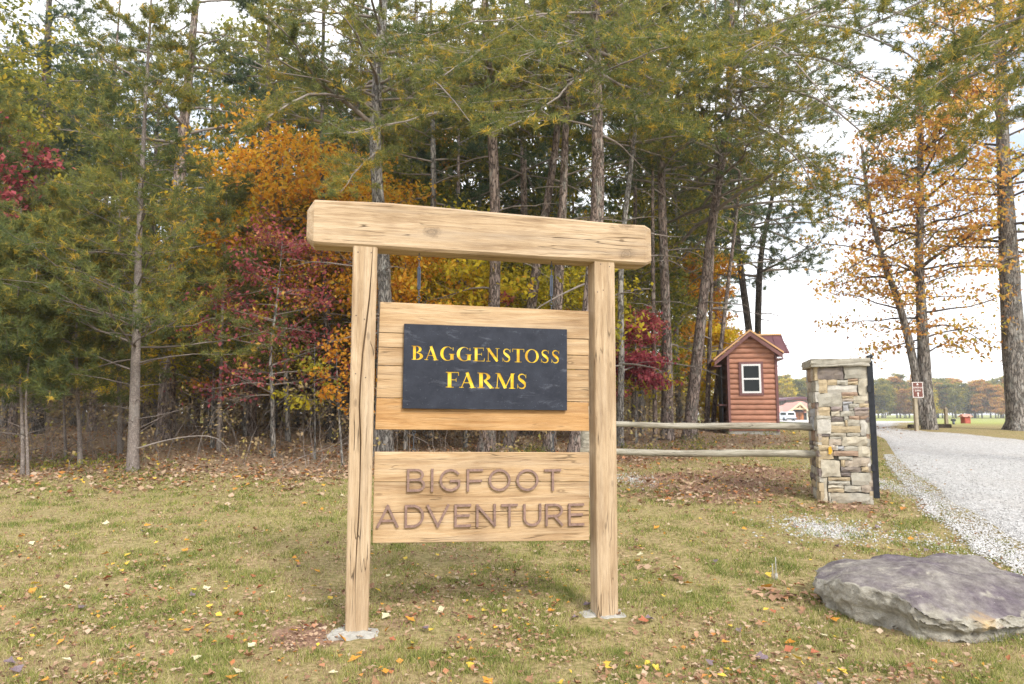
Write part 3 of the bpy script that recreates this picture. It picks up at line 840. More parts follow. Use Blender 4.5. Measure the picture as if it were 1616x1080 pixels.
def serif_glyph(ch):
    s = .055
    if ch == 'B': return rect(.12, 0, .37, 1) + rect(0, 0, .46, s) + rect(0, 1 - s, .46, 1) + ringp(.40, .755, .46, .245, .40, .755, .22, .19, -90, 90) + ringp(.42, .26, .56, .265, .42, .265, .29, .205, -90, 90)
    if ch == 'A': return spine([(.52, 1.0), (.13, 0)], [.06, .06]) + spine([(.47, 1.0), (.82, 0)], [.20, .22]) + rect(.25, .30, .72, .36) + rect(0, 0, .28, s) + rect(.62, 0, 1, s)
    if ch == 'G': return ringp(.48, .5, .48, .52, .53, .5, .31, .465, 48, 318, 26) + rect(.70, .06, .93, .46) + rect(.60, .44, 1.0, .49) + rect(.86, .74, .91, .96)
    if ch == 'E': return rect(.12, 0, .37, 1) + rect(0, 0, .93, s) + rect(0, 1 - s, .88, 1) + rect(.37, .49, .72, .545) + rect(.84, .78, .89, 1) + rect(.68, .40, .73, .64) + spine([(.90, 0.02), (.97, .26)], [.07, .04])
    if ch == 'F': return rect(.14, 0, .42, 1) + rect(0, 0, .58, s) + rect(0, 1 - s, .93, 1) + rect(.42, .47, .76, .525) + rect(.90, .76, .96, 1) + rect(.73, .38, .78, .62)
    if ch == 'N': return rect(.13, 0, .19, 1) + spine([(.15, .96), (.84, .04)], [.21, .21]) + rect(.80, 0, .86, 1) + rect(0, 0, .32, s) + rect(0, 1 - s, .24, 1) + rect(.68, 1 - s, 1, 1)
    if ch == 'S': return spine(SP, SW) + rect(.84, .70, .90, .97) + rect(.06, .03, .12, .32)
    if ch == 'T': return rect(.38, 0, .62, 1) + rect(.22, 0, .78, s) + rect(.03, 1 - s, .97, 1) + rect(.03, .76, .08, 1) + rect(.92, .76, .97, 1)
    if ch == 'O': return ringp(.5, .5, .5, .52, .5, .5, .31, .465, 0, 360, 30)
    if ch == 'R': return rect(.10, 0, .33, 1) + rect(0, 0, .42, s) + rect(0, 1 - s, .42, 1) + ringp(.36, .74, .42, .26, .36, .745, .20, .205, -90, 90) + spine([(.44, .50), (.84, 0.02)], [.18, .20]) + rect(.72, 0, 1.0, s)
    if ch == 'M': return spine([(.15, 1), (.10, 0)], [.05, .05]) + spine([(.18, .98), (.52, .02)], [.17, .17]) + spine([(.50, .02), (.84, .98)], [.05, .05]) + rect(.77, 0, .93, 1) + rect(0, 0, .22, s) + rect(.02, 1 - s, .22, 1) + rect(.68, 0, 1, s) + rect(.80, 1 - s, .98, 1)
Z4 = 5.985
def z4(x, y): return SF.hit(630 + x / Z4, 500 + y / Z4, SD0)
line1 = [('B', 118, 228), ('A', 238, 370), ('G', 388, 525), ('G', 543, 685), ('E', 700, 812), ('N', 822, 948), ('S', 972, 1060), ('T', 1065, 1185), ('O', 1188, 1320), ('S', 1335, 1422), ('S', 1435, 1520)]
line2 = [('F', 440, 570), ('A', 568, 724), ('R', 740, 897), ('M', 905, 1097), ('S', 1110, 1210)]
cut = bmesh.new()
DEP = .006
letters = []
for lst, top, bot in ((line1, lambda x: 272 + (x - 118) * 44 / 1400, lambda x: 405 + (x - 118) * 36 / 1400), (line2, lambda x: 520 + (x - 440) * 18 / 770, lambda x: 668 + (x - 440) * 15 / 770)):
    for ch, x0, x1 in lst:
        def mp_(u, vv, x0=x0, x1=x1, top=top, bot=bot):
            x = lerp(x0, x1, u)
            return z4(x, lerp(bot(x), top(x), vv))
        letters.append((ch, [[mp_(*p) for p in poly] for poly in serif_glyph(ch)]))
for ch, polys in letters:
    for poly in polys:
        a = [cut.verts.new((x, SD0 - .01, z)) for x, z in poly]
        c = [cut.verts.new((x, SD0 + DEP, z)) for x, z in poly]
        m = len(poly)
        try:
            cut.faces.new(a); cut.faces.new(c[::-1])
            for i in range(m):
                cut.faces.new((a[i], c[i], c[(i + 1) % m], a[(i + 1) % m]))
        except ValueError:
            pass
cutter = bobj('letter_cutter', cut, 'slate', up)
mod = plaque.modifiers.new('carve', 'BOOLEAN')
mod.operation = 'DIFFERENCE'; mod.object = cutter; mod.solver = 'EXACT'; mod.use_self = True
dg = bpy.context.evaluated_depsgraph_get()
newme = bpy.data.meshes.new_from_object(plaque.evaluated_get(dg), depsgraph=dg)
plaque.modifiers.clear()
if len(newme.polygons) > 100:
    plaque.data = newme
bpy.data.objects.remove(cutter)
for ch, polys in letters:                 # gold leaf on the floor of each carved letter
    V, Fc = [], []
    for q, poly in enumerate(polys):
        b0 = len(V)
        yy = SD0 + DEP - .0012 - .00006 * q
        V += [(x, yy, z) for x, z in poly]
        Fc.append(tuple(range(b0, b0 + len(poly)))[::-1])
    obj('letter', V, Fc, 'gold', plaque)
for (x, z) in (sq(.03, .05), sq(.97, .07), sq(.03, .95), sq(.97, .95)):
    cyl('screw', (x, SD0 + .002, z), (x, SD0 - .0015, z), .005, .004, 'steel', plaque, 8)
def turnbuckle(px, y0, y1, parent, dd=.073, body=True):
    xa, za = SF.hit(px, y0, dd); xb, zb = SF.hit(px - .5, y1, dd)
    L_ = za - zb
    g = Geo()
    def seg(t0, t1, r, s=6):
        p = lambda t: (lerp(xa, xb, t), dd, lerp(za, zb, t))
        btube(g, np.array([[p(t0), p((t0 + t1) / 2), p(t1)]]), np.full((1, 3), r), s)
    def eye(t, r):
        cx, cz = lerp(xa, xb, t), lerp(za, zb, t)
        an = np.linspace(0, 2 * np.pi, 13)
        btube(g, np.stack([cx + r * np.cos(an), np.full(13, dd), cz + r * np.sin(an)], -1)[None], np.full((1, 13), .0035), 5)
    seg(-.03, .10, .004); eye(.12, .013); seg(.17, .30, .0045)
    if body:
        seg(.28, .31, .012, 8); seg(.69, .72, .012, 8)
        for s_ in (-.008, .008):
            p = lambda t: (lerp(xa, xb, t) + s_, dd, lerp(za, zb, t))
            btube(g, np.array([[p(.29), p(.5), p(.71)]]), np.full((1, 3), .0055), 6)
        seg(.31, .69, .004)
    else:
        seg(.28, .72, .004)
    seg(.70, .83, .0045); eye(.88, .013); seg(.93, 1.05, .004)
    return g.obj('turnbuckle' if body else 'hanger_link', 'steel', parent, True, False)
turnbuckle(661.5, 399, 480, up); turnbuckle(870.5, 414, 489, up)

# ---------------------------------------------------------------- lower board
low = empty('lower_sign_board', foot, SF.rz, 'lower board of three pale planks with raised brown metal letters', 'sign')
ly_ = [713, 761, 810, 858]; ry_ = [714, 761, 806, 853.5]
for i in range(3):
    f = lambda y: 591 - 3 * (y - 713) / 145
    dj = (0, .002, .001)[i]
    bevhex('plank', [(f(ly_[i]), ly_[i] + .4), (930, ry_[i] + .4), (930, ry_[i + 1] - .4), (f(ly_[i + 1]), ly_[i + 1] - .4)], BD0 + dj, BD1 + dj, 'wood_plank', low, .003)
turnbuckle(653, 678, 716, low, .073, False); turnbuckle(873, 679, 716, low, .073, False)
def arc(cx, cy, rx, ry, a0, a1, n=14): return [(cx + rx * math.cos(R(lerp(a0, a1, i / n))), cy + ry * math.sin(R(lerp(a0, a1, i / n)))) for i in range(n + 1)]
def sans(ch, W, H):                       # centre lines in metres, box 0..W x 0..H
    if ch == 'B': return [[(0, 0), (0, H)], [(0, H)] + arc(W * .55, H * .76, W * .36, H * .24, 90, -90) + [(0, H * .52)], arc(W * .58, H * .26, W * .42, H * .26, 90, -90) + [(0, 0)]]
    if ch == 'I': return [[(W / 2, 0), (W / 2, H)]]
    if ch == 'G': return [arc(W * .52, H * .5, W * .52, H * .5, 42, 320, 22) + [(W * .97, H * .22), (W * .97, H * .46)], [(W * .55, H * .46), (W * .97, H * .46)]]
    if ch == 'F': return [[(0, 0), (0, H)], [(0, H), (W, H)], [(0, H * .46), (W * .92, H * .46)]]
    if ch == 'O': return [arc(W * .5, H * .5, W * .5, H * .5, 0, 360, 28)]
    if ch == 'T': return [[(W / 2, 0), (W / 2, H)], [(0, H), (W, H)]]
    if ch == 'A': return [[(0, 0), (W / 2, H)], [(W, 0), (W / 2, H)], [(W * .2, H * .28), (W * .8, H * .28)]]
    if ch == 'D': return [[(0, 0), (0, H)], [(0, H)] + arc(W * .4, H * .5, W * .6, H * .5, 90, -90, 16) + [(0, 0)]]
    if ch == 'V': return [[(0, H), (W / 2, 0)], [(W, H), (W / 2, 0)]]
    if ch == 'E': return [[(0, 0), (0, H)], [(0, H), (W, H)], [(0, H * .5), (W * .9, H * .5)], [(0, 0), (W, 0)]]
    if ch == 'N': return [[(0, 0), (0, H)], [(0, H), (W, 0)], [(W, 0), (W, H)]]
    if ch == 'U': return [[(0, H), (0, H * .36)] + arc(W * .5, H * .36, W * .5, H * .36, 180, 360, 14) + [(W, H * .36), (W, H)]]
    if ch == 'R': return [[(0, 0), (0, H)], [(0, H)] + arc(W * .58, H * .72, W * .42, H * .28, 90, -90, 12) + [(0, H * .44)], [(W * .5, H * .44), (W, 0)]]
def ribbon(bm, pts, t, y0, y1):
    c = []
    for p in pts:
        if not c or (Vector(p) - Vector(c[-1])).length > 1e-5: c.append(p)
    closed = (Vector(c[0]) - Vector(c[-1])).length < 1e-4
    if closed: c = c[:-1]
    m = len(c); Ls, Rs = [], []
    for i in range(m):
        p = Vector(c[i])
        d0 = (p - Vector(c[i - 1])).normalized() if (i or closed) else None
        d1 = (Vector(c[(i + 1) % m]) - p).normalized() if (i < m - 1 or closed) else None
        if d0 is None: d0 = d1; p = p - d1 * t / 2
        elif d1 is None: d1 = d0; p = p + d0 * t / 2
        d = (d0 + d1).normalized()
        k = min(1.6, 1 / max(.3, d.dot(d0)))
        nn = Vector((-d.y, d.x)) * t / 2 * k
        Ls.append(p + nn); Rs.append(p - nn)
    rows = [[bm.verts.new((q.x, yy, q.y)) for q in side] for side, yy in ((Ls, y0), (Rs, y0), (Rs, y1), (Ls, y1))]
    for i in range(m if closed else m - 1):
        j = (i + 1) % m
        for k in range(4):
            bm.faces.new((rows[k][i], rows[k][j], rows[(k + 1) % 4][j], rows[(k + 1) % 4][i]))
    if not closed:
        bm.faces.new([rows[k][0] for k in range(4)][::-1]); bm.faces.new([rows[k][-1] for k in range(4)])
ZL = 4.489
LD = BD0 - .016
def zl(x, y): return SF.hit(580 + x / ZL, 720 + y / ZL, LD)
big = [('B', 278, 410), ('I', 445, 472), ('G', 510, 662), ('F', 703, 820), ('O', 858, 1015), ('O', 1055, 1212), ('T', 1255, 1372)]
adv = [('A', 62, 222), ('D', 262, 402), ('V', 418, 580), ('E', 615, 735), ('N', 770, 910), ('T', 948, 1065), ('U', 1105, 1232), ('R', 1262, 1385), ('E', 1425, 1535)]
for lst, top, bot in ((big, lambda x: 90 + (x - 278) * .002, lambda x: 255 - (x - 278) * .006), (adv, lambda x: 345 - (x - 62) * .007, lambda x: 513 - (x - 62) * .012)):
    for ch, x0, x1 in lst:
        xm = (x0 + x1) / 2
        xa, zb = zl(x0, bot(xm)); xb, zt_ = zl(x1, top(xm))
        t = .0172
        W = xb - xa - t; H = zt_ - zb - t
        bm = bmesh.new()
        for q, s_ in enumerate(sans(ch, max(W, .0001), H)):
            ribbon(bm, [(xa + t / 2 + x, zb + t / 2 + z) for x, z in s_], t, LD - .0004 * q, BD0 - .004 + .0002 * q)
        bobj('letter', bm, 'bronze', low)

# ---------------------------------------------------------------- stone gate pillar
pb = gp(1336, 795)
PF = Frame(pb, R(-14))
pil = empty('stone_pillar', pb, PF.rz, 'square gate pillar of stacked grey and tan stones under a slab cap', 'pillar')
STC = {'g': (.40, .385, .34), 'd': (.20, .175, .17), 'c': (.50, .465, .385), 't': (.46, .38, .26), 'r': (.34, .245, .185), 'p': (.29, .245, .24), 'b': (.38, .39, .42), 'k': (.43, .375, .32), 'o': (.50, .36, .17), 'w': (.54, .525, .49)}
for k_, c in STC.items():
    c = (c[0] * .88, c[1] * .85, c[2] * .80)
    b = NB('stone_' + k_)
    v = b.coord('Object', rnd=True)
    f = b.noise(v, 7, 8, 0.7); f2 = b.noise(v, 2.5, 4, 0.6)
    col = b.ramp(f, [(0.25, tuple(x * .55 for x in c)), (0.5, c), (0.75, tuple(min(.8, x * 1.3) for x in c))])
    col = b.mix(b.ramp(f2, [(0.5, (0, 0, 0)), (0.75, (.4, .4, .4))]), col, (.36, .29, .19))
    b.finish(col, 0.92, f, 0.9, 0.012, 0, 0.2)
b = NB('stone_lichen')
v = b.coord('Object')
f = b.noise(v, 12, 5)
b.finish(b.ramp(f, [(.3, (.55, .24, .02)), (.6, (.74, .42, .05))]), 0.95, f, .6, .004)
def z5(x, y): return PF.hit(1240 + x / 3.6, 520 + y / 3.6)
stones = [(180,218,328,283,'d'),(332,212,468,278,'g'),(185,286,236,362,'t'),(239,286,292,314,'t'),(295,290,352,314,'g'),(355,281,410,296,'r'),(355,298,410,313,'t'),(238,317,408,364,'w'),(413,280,470,375,'c'),
(182,366,318,440,'g'),(318,358,408,377,'r'),(322,379,384,392,'t'),(322,394,384,409,'k'),(324,411,376,425,'b'),(386,378,472,421,'c'),(326,427,360,466,'b'),(362,423,418,443,'g'),(420,423,475,443,'t'),(362,445,388,466,'g'),(390,445,475,461,'p'),
(186,440,254,490,'t'),(256,440,321,462,'p'),(258,464,308,492,'c'),(310,467,392,493,'g'),(394,463,475,489,'p'),(176,492,256,512,'g'),(258,494,330,524,'d'),(332,496,356,515,'g'),(358,493,420,513,'r'),(422,491,476,512,'r'),
(176,514,256,594,'w'),(258,527,335,548,'c'),(338,517,350,548,'t'),(352,515,422,548,'g'),(425,514,477,606,'w'),(258,550,422,585,'t'),(176,597,248,609,'d'),(178,611,248,655,'t'),(250,588,345,611,'g'),(348,587,424,606,'g'),(250,626,317,656,'k'),(252,613,318,624,'g'),(320,609,478,662,'c'),
(182,658,252,683,'t'),(254,658,282,686,'k'),(284,661,297,686,'w'),(299,664,332,686,'b'),(335,665,408,688,'g'),(410,665,479,724,'c'),(192,686,270,738,'t'),(272,690,408,720,'r'),(200,740,300,743,'d'),(302,723,380,740,'g'),
(202,744,310,838,'c'),(314,743,336,780,'t'),(338,743,380,780,'k'),(382,727,481,780,'k'),(314,782,428,811,'d'),(430,782,483,811,'t'),(314,813,370,834,'d'),(372,814,484,885,'g'),(242,840,368,861,'t'),(244,863,366,885,'g'),
(203,842,240,985,'c'),(244,887,330,903,'c'),(244,905,330,926,'t'),(334,889,428,923,'g'),(430,886,485,926,'k'),(244,929,256,985,'g'),(258,929,486,992,'g')]
xL = min(z5(180, 300)[0], z5(203, 900)[0]); xR = z5(486, 900)[0]
xL, xR = z5(186, 600)[0] - .01, z5(480, 600)[0] + .005
ztop = z5(330, 212)[1]; PDp = .66
box('core', xL + .03, xR - .03, .03, PDp - .03, -.1, ztop + .005, 'dark_core', pil)
def stone(x0, x1, z0, z1, face, k_):
    # rough block on one face of the pillar; face: 0 front, 1 left, 2 right, 3 back
    prd = random.uniform(.0, .022); dp = .05
    bm = bmesh.new()
    wx, hz = x1 - x0, z1 - z0
    j = lambda a: random.uniform(-a, a)
    m = min(.010, wx * .12, hz * .14)
    nxs, nzs = max(2, int(wx / .06) + 1), max(2, int(hz / .06) + 1)
    grid = []
    for a in range(nzs + 1):
        row = []
        for c in range(nxs + 1):
            u, vv = c / nxs, a / nzs
            ed = (a in (0, nzs)) or (c in (0, nxs))
            y = -prd + (.012 + j(.004) if ed else j(.007))
            row.append(bm.verts.new((lerp(x0, x1, u) + (j(m) if 0 < a < nzs or not ed else j(m * .7)), y, lerp(z0, z1, vv) + j(m * .8))))
        grid.append(row)
    for a in range(nzs):
        for c in range(nxs):
            bm.faces.new((grid[a][c], grid[a][c + 1], grid[a + 1][c + 1], grid[a + 1][c]))
    rim = grid[0] + [r_[-1] for r_ in grid[1:]] + grid[-1][-2::-1] + [r_[0] for r_ in grid[-2:0:-1]]
    back = [bm.verts.new((v_.co.x, dp, v_.co.z)) for v_ in rim]
    for i in range(len(rim)):
        bm.faces.new((rim[i], rim[i - 1], back[i - 1], back[i]))
    for v_ in bm.verts:
        x, y, z = v_.co
        if face == 1: v_.co = (xL + y, PDp - (x - 0), z)
        elif face == 2: v_.co = (xR - y, x, z)
        elif face == 3: v_.co = (xL + xR - x, PDp - y, z)
    return bobj('stone', bm, 'stone_' + k_, pil)
for (a, c, d, e, k_) in stones:
    x0, z1 = z5(a, c); x1, z0 = z5(d, e)
    x0 = max(x0, xL); x1 = min(x1, xR)
    if z1 - z0 < .008: continue
    stone(x0 - .002, x1 + .002, z0 - .002, z1 + .002, 0, k_)
for face, wid in ((1, PDp), (2, PDp), (3, xR - xL)):
    z = -.03
    lo0 = 0 if face != 3 else xL
    while z < ztop - .03:
        h = random.choice((.06, .08, .11, .15, .19))
        if z + h > ztop - .06: h = ztop - z
        x = 0
        while x < wid - .01:
            wd = random.uniform(.12, .34)
            if x + wd > wid - .1: wd = wid - x
            stone(lo0 + x + .003, lo0 + x + wd - .003, z + .003, z + h - .003, face, random.choice('ggttcdkpwrb'))
            x += wd
        z += h
p_ = z5(250, 690)
bm = bmesh.new()
for (ox, oz, r) in ((0, .03, .022), (.004, 0, .026), (-.004, -.03, .02), (.01, .045, .012)):
    vs = [bm.verts.new((p_[0] + ox + r * math.cos(a) * random.uniform(.7, 1.2), -.026 - abs(ox) * .02, p_[1] + oz + r * math.sin(a) * random.uniform(.7, 1.2))) for a in np.linspace(0, 6.28, 11)[:-1]]
    bm.faces.new(vs)
lic = bobj('lichen', bm, 'stone_lichen', pil)
bm = bmesh.new()
cz0 = ztop; cz1 = z5(330, 166)[1]
vs = box_bm(bm, xL - .055, xR + .03, -.055, PDp + .05, cz0, cz1)
bmesh.ops.subdivide_edges(bm, edges=bm.edges[:], cuts=5, use_grid_fill=True)
for v_ in bm.verts:
    v_.co += Vector((random.uniform(-.006, .006), random.uniform(-.006, .006), random.uniform(-.004, .004)))
bmesh.ops.bevel(bm, geom=[e for e in bm.edges if e.calc_face_angle(0) > .9], offset=.007, segments=1, affect='EDGES')
tag(bobj('cap_slab', bm, 'stone_g', pil), 'thick grey slab cap')
# steel gate folded back, seen on edge
gate = empty('steel_gate', pb, PF.rz, 'black steel gate swung open and seen edge on beside the stone pillar', 'gate')
gx0 = xR + .035
zg1 = PF.hit(1370, 578)[1]; zg0 = PF.hit(1379, 789)[1] + .02
ang = math.atan2(*(ray(1379.5, 700).xy)) - math.radians(14) + math.radians(.5)
gd = Vector((math.sin(ang), math.cos(ang), 0))          # runs away along the line of sight
def gb(name, s0, s1, z0, z1, hw=.032, dep=None):
    c0 = Vector((gx0, 0, 0)) + gd * s0; c1 = Vector((gx0, 0, 0)) + gd * s1
    nn = Vector((gd.y, -gd.x, 0)) * hw
    return hexa(name, [(*(c0 - nn).xy, z0), (*(c0 + nn).xy, z0), (*(c0 + nn).xy, z1), (*(c0 - nn).xy, z1)], [(*(c1 - nn).xy, z0), (*(c1 + nn).xy, z0), (*(c1 + nn).xy, z1), (*(c1 - nn).xy, z1)], 'black_steel', gate, .004)
gb('stile', -.02, .05, zg0, zg1 + .07, .036)
gb('stile', 1.60, 1.67, zg0 + .12, zg1 - .10, .03)
for zz in (zg0 + .16, (zg0 + zg1) / 2, zg1 - .18):
    gb('rail', .05, 1.60, zz, zz + .06, .026)
for q in range(9):
    s_ = .2 + q * .155
    c0 = Vector((gx0, 0, 0)) + gd * s_
    cyl('picket', (*c0.xy, zg0 + .2), (*c0.xy, zg1 - .16), .01, .01, 'black_steel', gate, 6)
for zz in (zg0 + .35, zg1 - .35):
    box('hinge', gx0 - .05, gx0 - .005, -.03, .03, zz, zz + .09, 'black_steel', gate, .004)
for (ox, oz) in ((-.012, .05), (.026, .065)):
    bm = bmesh.new()
    bmesh.ops.create_uvsphere(bm, u_segments=12, v_segments=8, radius=.027, matrix=Matrix.Translation((gx0 + ox, .0 + ox, zg1 + .07 + oz)))
    bobj('finial', bm, 'black_steel', gate, True)
    cyl('finial_stem', (gx0 + ox * .6, ox * .5, zg1 + .06), (gx0 + ox, ox, zg1 + .07 + oz), .009, .009, 'black_steel', gate, 6)

# ---------------------------------------------------------------- split rail fence
fl = pt(926, 690, 9.7)
fz = T1(fl.x, fl.y)
fence = empty('split_rail_fence', (fl.x, fl.y, fz), 0, 'two rail weathered split rail fence reaching the stone pillar', 'fence')
def rail(pa, pb_, ya, yb, ha, hb):
    a = pt(*pa, ya) - Vector((fl.x, fl.y, fz)); c = pt(*pb_, yb) - Vector((fl.x, fl.y, fz))
    n, s_ = 26, 8
    g = Geo(); V = []
    for i in range(n):
        t = i / (n - 1)
        ctr = a.lerp(c, t) + Vector((0, 0, .012 * math.sin(t * 7 + pa[1])))
        h = lerp(ha, hb, t) * (1 + random.uniform(-.06, .06)) * (.75 if i in (0, n - 1) else 1)
        for k in range(s_):
            an = k / s_ * 6.283 + .39
            rr = .5 * h * (1.08 if k % 2 else .96) * random.uniform(.93, 1.06)
            V.append((ctr.x, ctr.y + rr * .8 * math.cos(an), ctr.z + rr * math.sin(an)))
    idx = np.arange(n * s_).reshape(n, s_)
    F = np.stack([idx[:-1], np.roll(idx[:-1], -1, 1), np.roll(idx[1:], -1, 1), idx[1:]], -1).reshape(-1, 4)
    g.add(V, F); g.F.append(np.array([list(range(s_))])); g.F.append(np.array([[(n - 1) * s_ + k for k in range(s_)][::-1]]))
    return g.obj('rail', 'rail_wood', fence, False, False)
rail((915, 668), (1293, 675.5), 9.75, 9.62, .07, .105)
rail((915, 712), (1290, 718), 9.7, 9.55, .085, .105)
g = Geo()
V, n, s_ = [], 12, 8
for i in range(n):
    z = -.15 + 1.42 * i / (n - 1)
    for k in range(s_):
        an = k / s_ * 6.283
        rr = .085 * random.uniform(.93, 1.07)
        V.append((rr * math.cos(an), .05 + rr * math.sin(an), z))
idx = np.arange(n * s_).reshape(n, s_)
g.add(V, np.stack([idx[:-1], np.roll(idx[:-1], -1, 1), np.roll(idx[1:], -1, 1), idx[1:]], -1).reshape(-1, 4))
g.F.append(np.array([[(n - 1) * s_ + k for k in range(s_)]]))
g.obj('post', 'rail_wood', fence, False, False)

# ---------------------------------------------------------------- boulder
ctrl = []                                 # (px, py, Y) on the rock's upper surface
def rk(px, py, Y): p = pt(px, py, Y); ctrl.append((p.x, p.y, p.z))
outl = [gp(*p) for p in ((1282, 947), (1306, 966), (1330, 980), (1372, 990), (1415, 1000), (1440, 1016), (1500, 1020), (1560, 1020), (1600, 1012), (1650, 995), (1690, 965))]
outl = [(p.x, p.y) for p in outl] + [(4.25, 5.3), (4.1, 5.75), (3.6, 6.0), (3.0, 5.95), (2.62, 5.8)]
cx, cy = np.mean([o[0] for o in outl]), np.mean([o[1] for o in outl])
for a in ((1288, 918, 5.45), (1338, 884, 5.75), (1400, 877, 5.8), (1482, 875, 5.8), (1538, 879, 5.75), (1593, 914, 5.35), (1616, 950, 5.0), (1349, 916, 5.08), (1384, 928, 4.90), (1438, 938, 4.80), (1482, 962, 4.7), (1500, 990, 4.55), (1560, 978, 4.58), (1600, 972, 4.72), (1450, 905, 5.3), (1530, 925, 5.1), (1420, 900, 5.4)):
    rk(*a)
ctrl += [(4.15, 5.3, .14), (4.0, 5.7, .18), (3.5, 5.92, .24), (2.9, 5.9, .26)]
C = np.array(ctrl)
NA, NR = 240, 64
oa = np.array([math.atan2(y - cy, x - cx) for x, y in outl]); orr = np.array([math.hypot(x - cx, y - cy) for x, y in outl])
o_ = np.argsort(oa); oa, orr = oa[o_], orr[o_]
th = np.linspace(-math.pi, math.pi, NA, endpoint=False)
rb = np.interp(th, np.concatenate([oa - 2 * math.pi, oa, oa + 2 * math.pi]), np.tile(orr, 3))
rb = np.convolve(np.concatenate([rb[-2:], rb, rb[:2]]), [.1, .2, .4, .2, .1], 'valid')
rings = []
NT = NR - 24
for i in range(NT + 1):
    f = i / NT
    X = cx + rb * f * .955 * np.cos(th); Y = cy + rb * f * .955 * np.sin(th)
    d2 = (X[:, None] - C[:, 0]) ** 2 + (Y[:, None] - C[:, 1]) ** 2 + .012
    wgt = d2 ** -1.6
    Z = (wgt * C[:, 2]).sum(1) / wgt.sum(1)
    # broad facets and ripples
    Z = Z + .05 * (fnoise(X * 1.0, Y * 1.8, .5, 3, 21) - .5) + .035 * np.abs(fnoise(X + Y * .5, Y, .3, 3, 25) - .5) - .01 + .05 * (1 - f * f)
    Z = Z * 1.06 + .012 - .012 * np.clip(f - .9, 0, 1) / .1
    rings.append(np.stack([X, Y, Z], -1))
top = rings[-1]
for i in range(1, 24):
    f = i / 23
    zb = -.06
    bulge_ = [.972, .99, 1.0, 1.005, .99, .968, .955, .948, .94, .93, .91]
    bulge_ = float(np.interp(f * 10, np.arange(11), bulge_))
    fl_ = np.exp(-((th + 2.25) / .55) ** 2)             # hollowed face toward the sign
    fr_ = np.exp(-((th + 1.15) / .75) ** 2)             # bedding ledge toward the lawn
    bulge = bulge_ - fl_ * .05 * math.sin(f * math.pi) - fr_ * .085 * math.exp(-((f - .52) / .10) ** 2) + fr_ * .02 * (f > .62)
    jag = 1 + .10 * (fnoise(th * 5 + 40, np.full(NA, f * 3.1), .5, 4, 31) - .5) + .06 * (fnoise(th * 16 + 40, np.full(NA, f * 7), .5, 3, 33) - .5)
    X = cx + rb * bulge * jag * np.cos(th); Y = cy + rb * bulge * jag * np.sin(th)
    rings.append(np.stack([X, Y, top[:, 2] * (1 - f) + zb * f], -1))
g = Geo()
Vb = np.stack(rings)
from mathutils import noise as mn
Nn = np.cross(np.roll(Vb, -1, 1) - np.roll(Vb, 1, 1), np.gradient(Vb, axis=0))
Nn = nrm(Nn); Nn[:6] = (0, 0, 1)
Nn = np.where((Nn * (Vb - np.array([cx, cy, .0]))).sum(-1, keepdims=True) < 0, -Nn, Nn)
for i_ in range(Vb.shape[0]):
    for j_ in range(NA):
        p_ = Vector(Vb[i_, j_])
        h_ = .010 * mn.ridged_multi_fractal(p_ * 2.4, 1.0, 2.1, 3, 1.0, 2.0) * .45 + .010 * mn.noise(p_ * 5) + .007 * mn.noise(p_ * 13) + .005 * mn.noise(p_ * 34)
        Vb[i_, j_] += Nn[i_, j_] * (h_ - .018)
Vb[0] = Vb[0].mean(0)
Vb = Vb - np.array([cx, cy, 0])
idx = np.arange(Vb.shape[0] * NA).reshape(-1, NA)
g.add(Vb, np.stack([idx[:-1], idx[1:], np.roll(idx[1:], -1, 1), np.roll(idx[:-1], -1, 1)], -1).reshape(-1, 4))
b = NB('boulder_rock')
v = b.coord('Object')
n1 = b.noise(v, 2.2, 8, 0.68); n2 = b.noise(v, 14, 8, 0.72); n3 = b.noise(b.coord('Object', (1, 1, 3)), 4.5, 6, .65, .6); n4 = b.noise(v, 70, 3, .7)
geo = b.n('NewGeometry'); sp_ = b.n('SeparateXYZ'); b.l(geo.outputs['Normal'], sp_.inputs[0])
upm = b.ramp(b.math('ADD', sp_.outputs['Z'], b.math('MULTIPLY', b.math('SUBTRACT', n1, .5), .7)), [(0.66, (0, 0, 0)), (0.86, (1, 1, 1))])
side = b.ramp(n2, [(0.25, (0.20, 0.18, 0.145)), (0.5, (0.37, 0.345, 0.29)), (0.75, (0.54, 0.51, 0.43))])
purple = b.ramp(n2, [(0.25, (0.065, 0.050, 0.062)), (0.55, (0.145, 0.12, 0.135)), (0.8, (0.26, 0.235, 0.24))])
col = b.mix(b.math('MULTIPLY', upm, b.ramp(n1, [(.35, (.35, .35, .35)), (.6, (1, 1, 1))])), side, purple)
col = b.mix(.55, col, b.ramp(b.noise(v, 5, 8, .75), [(.3, (.35, .34, .33)), (.62, (1, 1, 1))]), 'MULTIPLY')
col = b.mix(b.ramp(n3, [(0.60, (0, 0, 0)), (0.74, (.7, .7, .7))]), col, (0.50, 0.46, 0.37))
op_ = pt(1577, 978, 4.55) - Vector((cx, cy, 0))
vd = b.n('VectorMath', operation='DISTANCE'); b.l(v, vd.inputs[0]); vd.inputs[1].default_value = tuple(op_)
od = b.math('ADD', vd.outputs['Value'], b.math('MULTIPLY', b.math('SUBTRACT', n2, .5), .30))
col = b.mix(b.ramp(od, [(.02, (.85, .85, .85)), (.17, (0, 0, 0))]), col, (0.56, 0.38, 0.17))
col = b.mix(b.ramp(n4, [(.66, (0, 0, 0)), (.76, (.5, .5, .5))]), col, (.6, .58, .52))
b.finish(col, 0.9, b.math('ADD', n2, b.math('MULTIPLY', n4, .3)), 0.9, 0.02, 0, 0.2)
boulder = g.obj('boulder', 'boulder_rock', None, True, False)
boulder.location = (cx, cy, 0)
tag(boulder, 'broad flat boulder with purple grey top in the grass beside the drive', 'boulder')
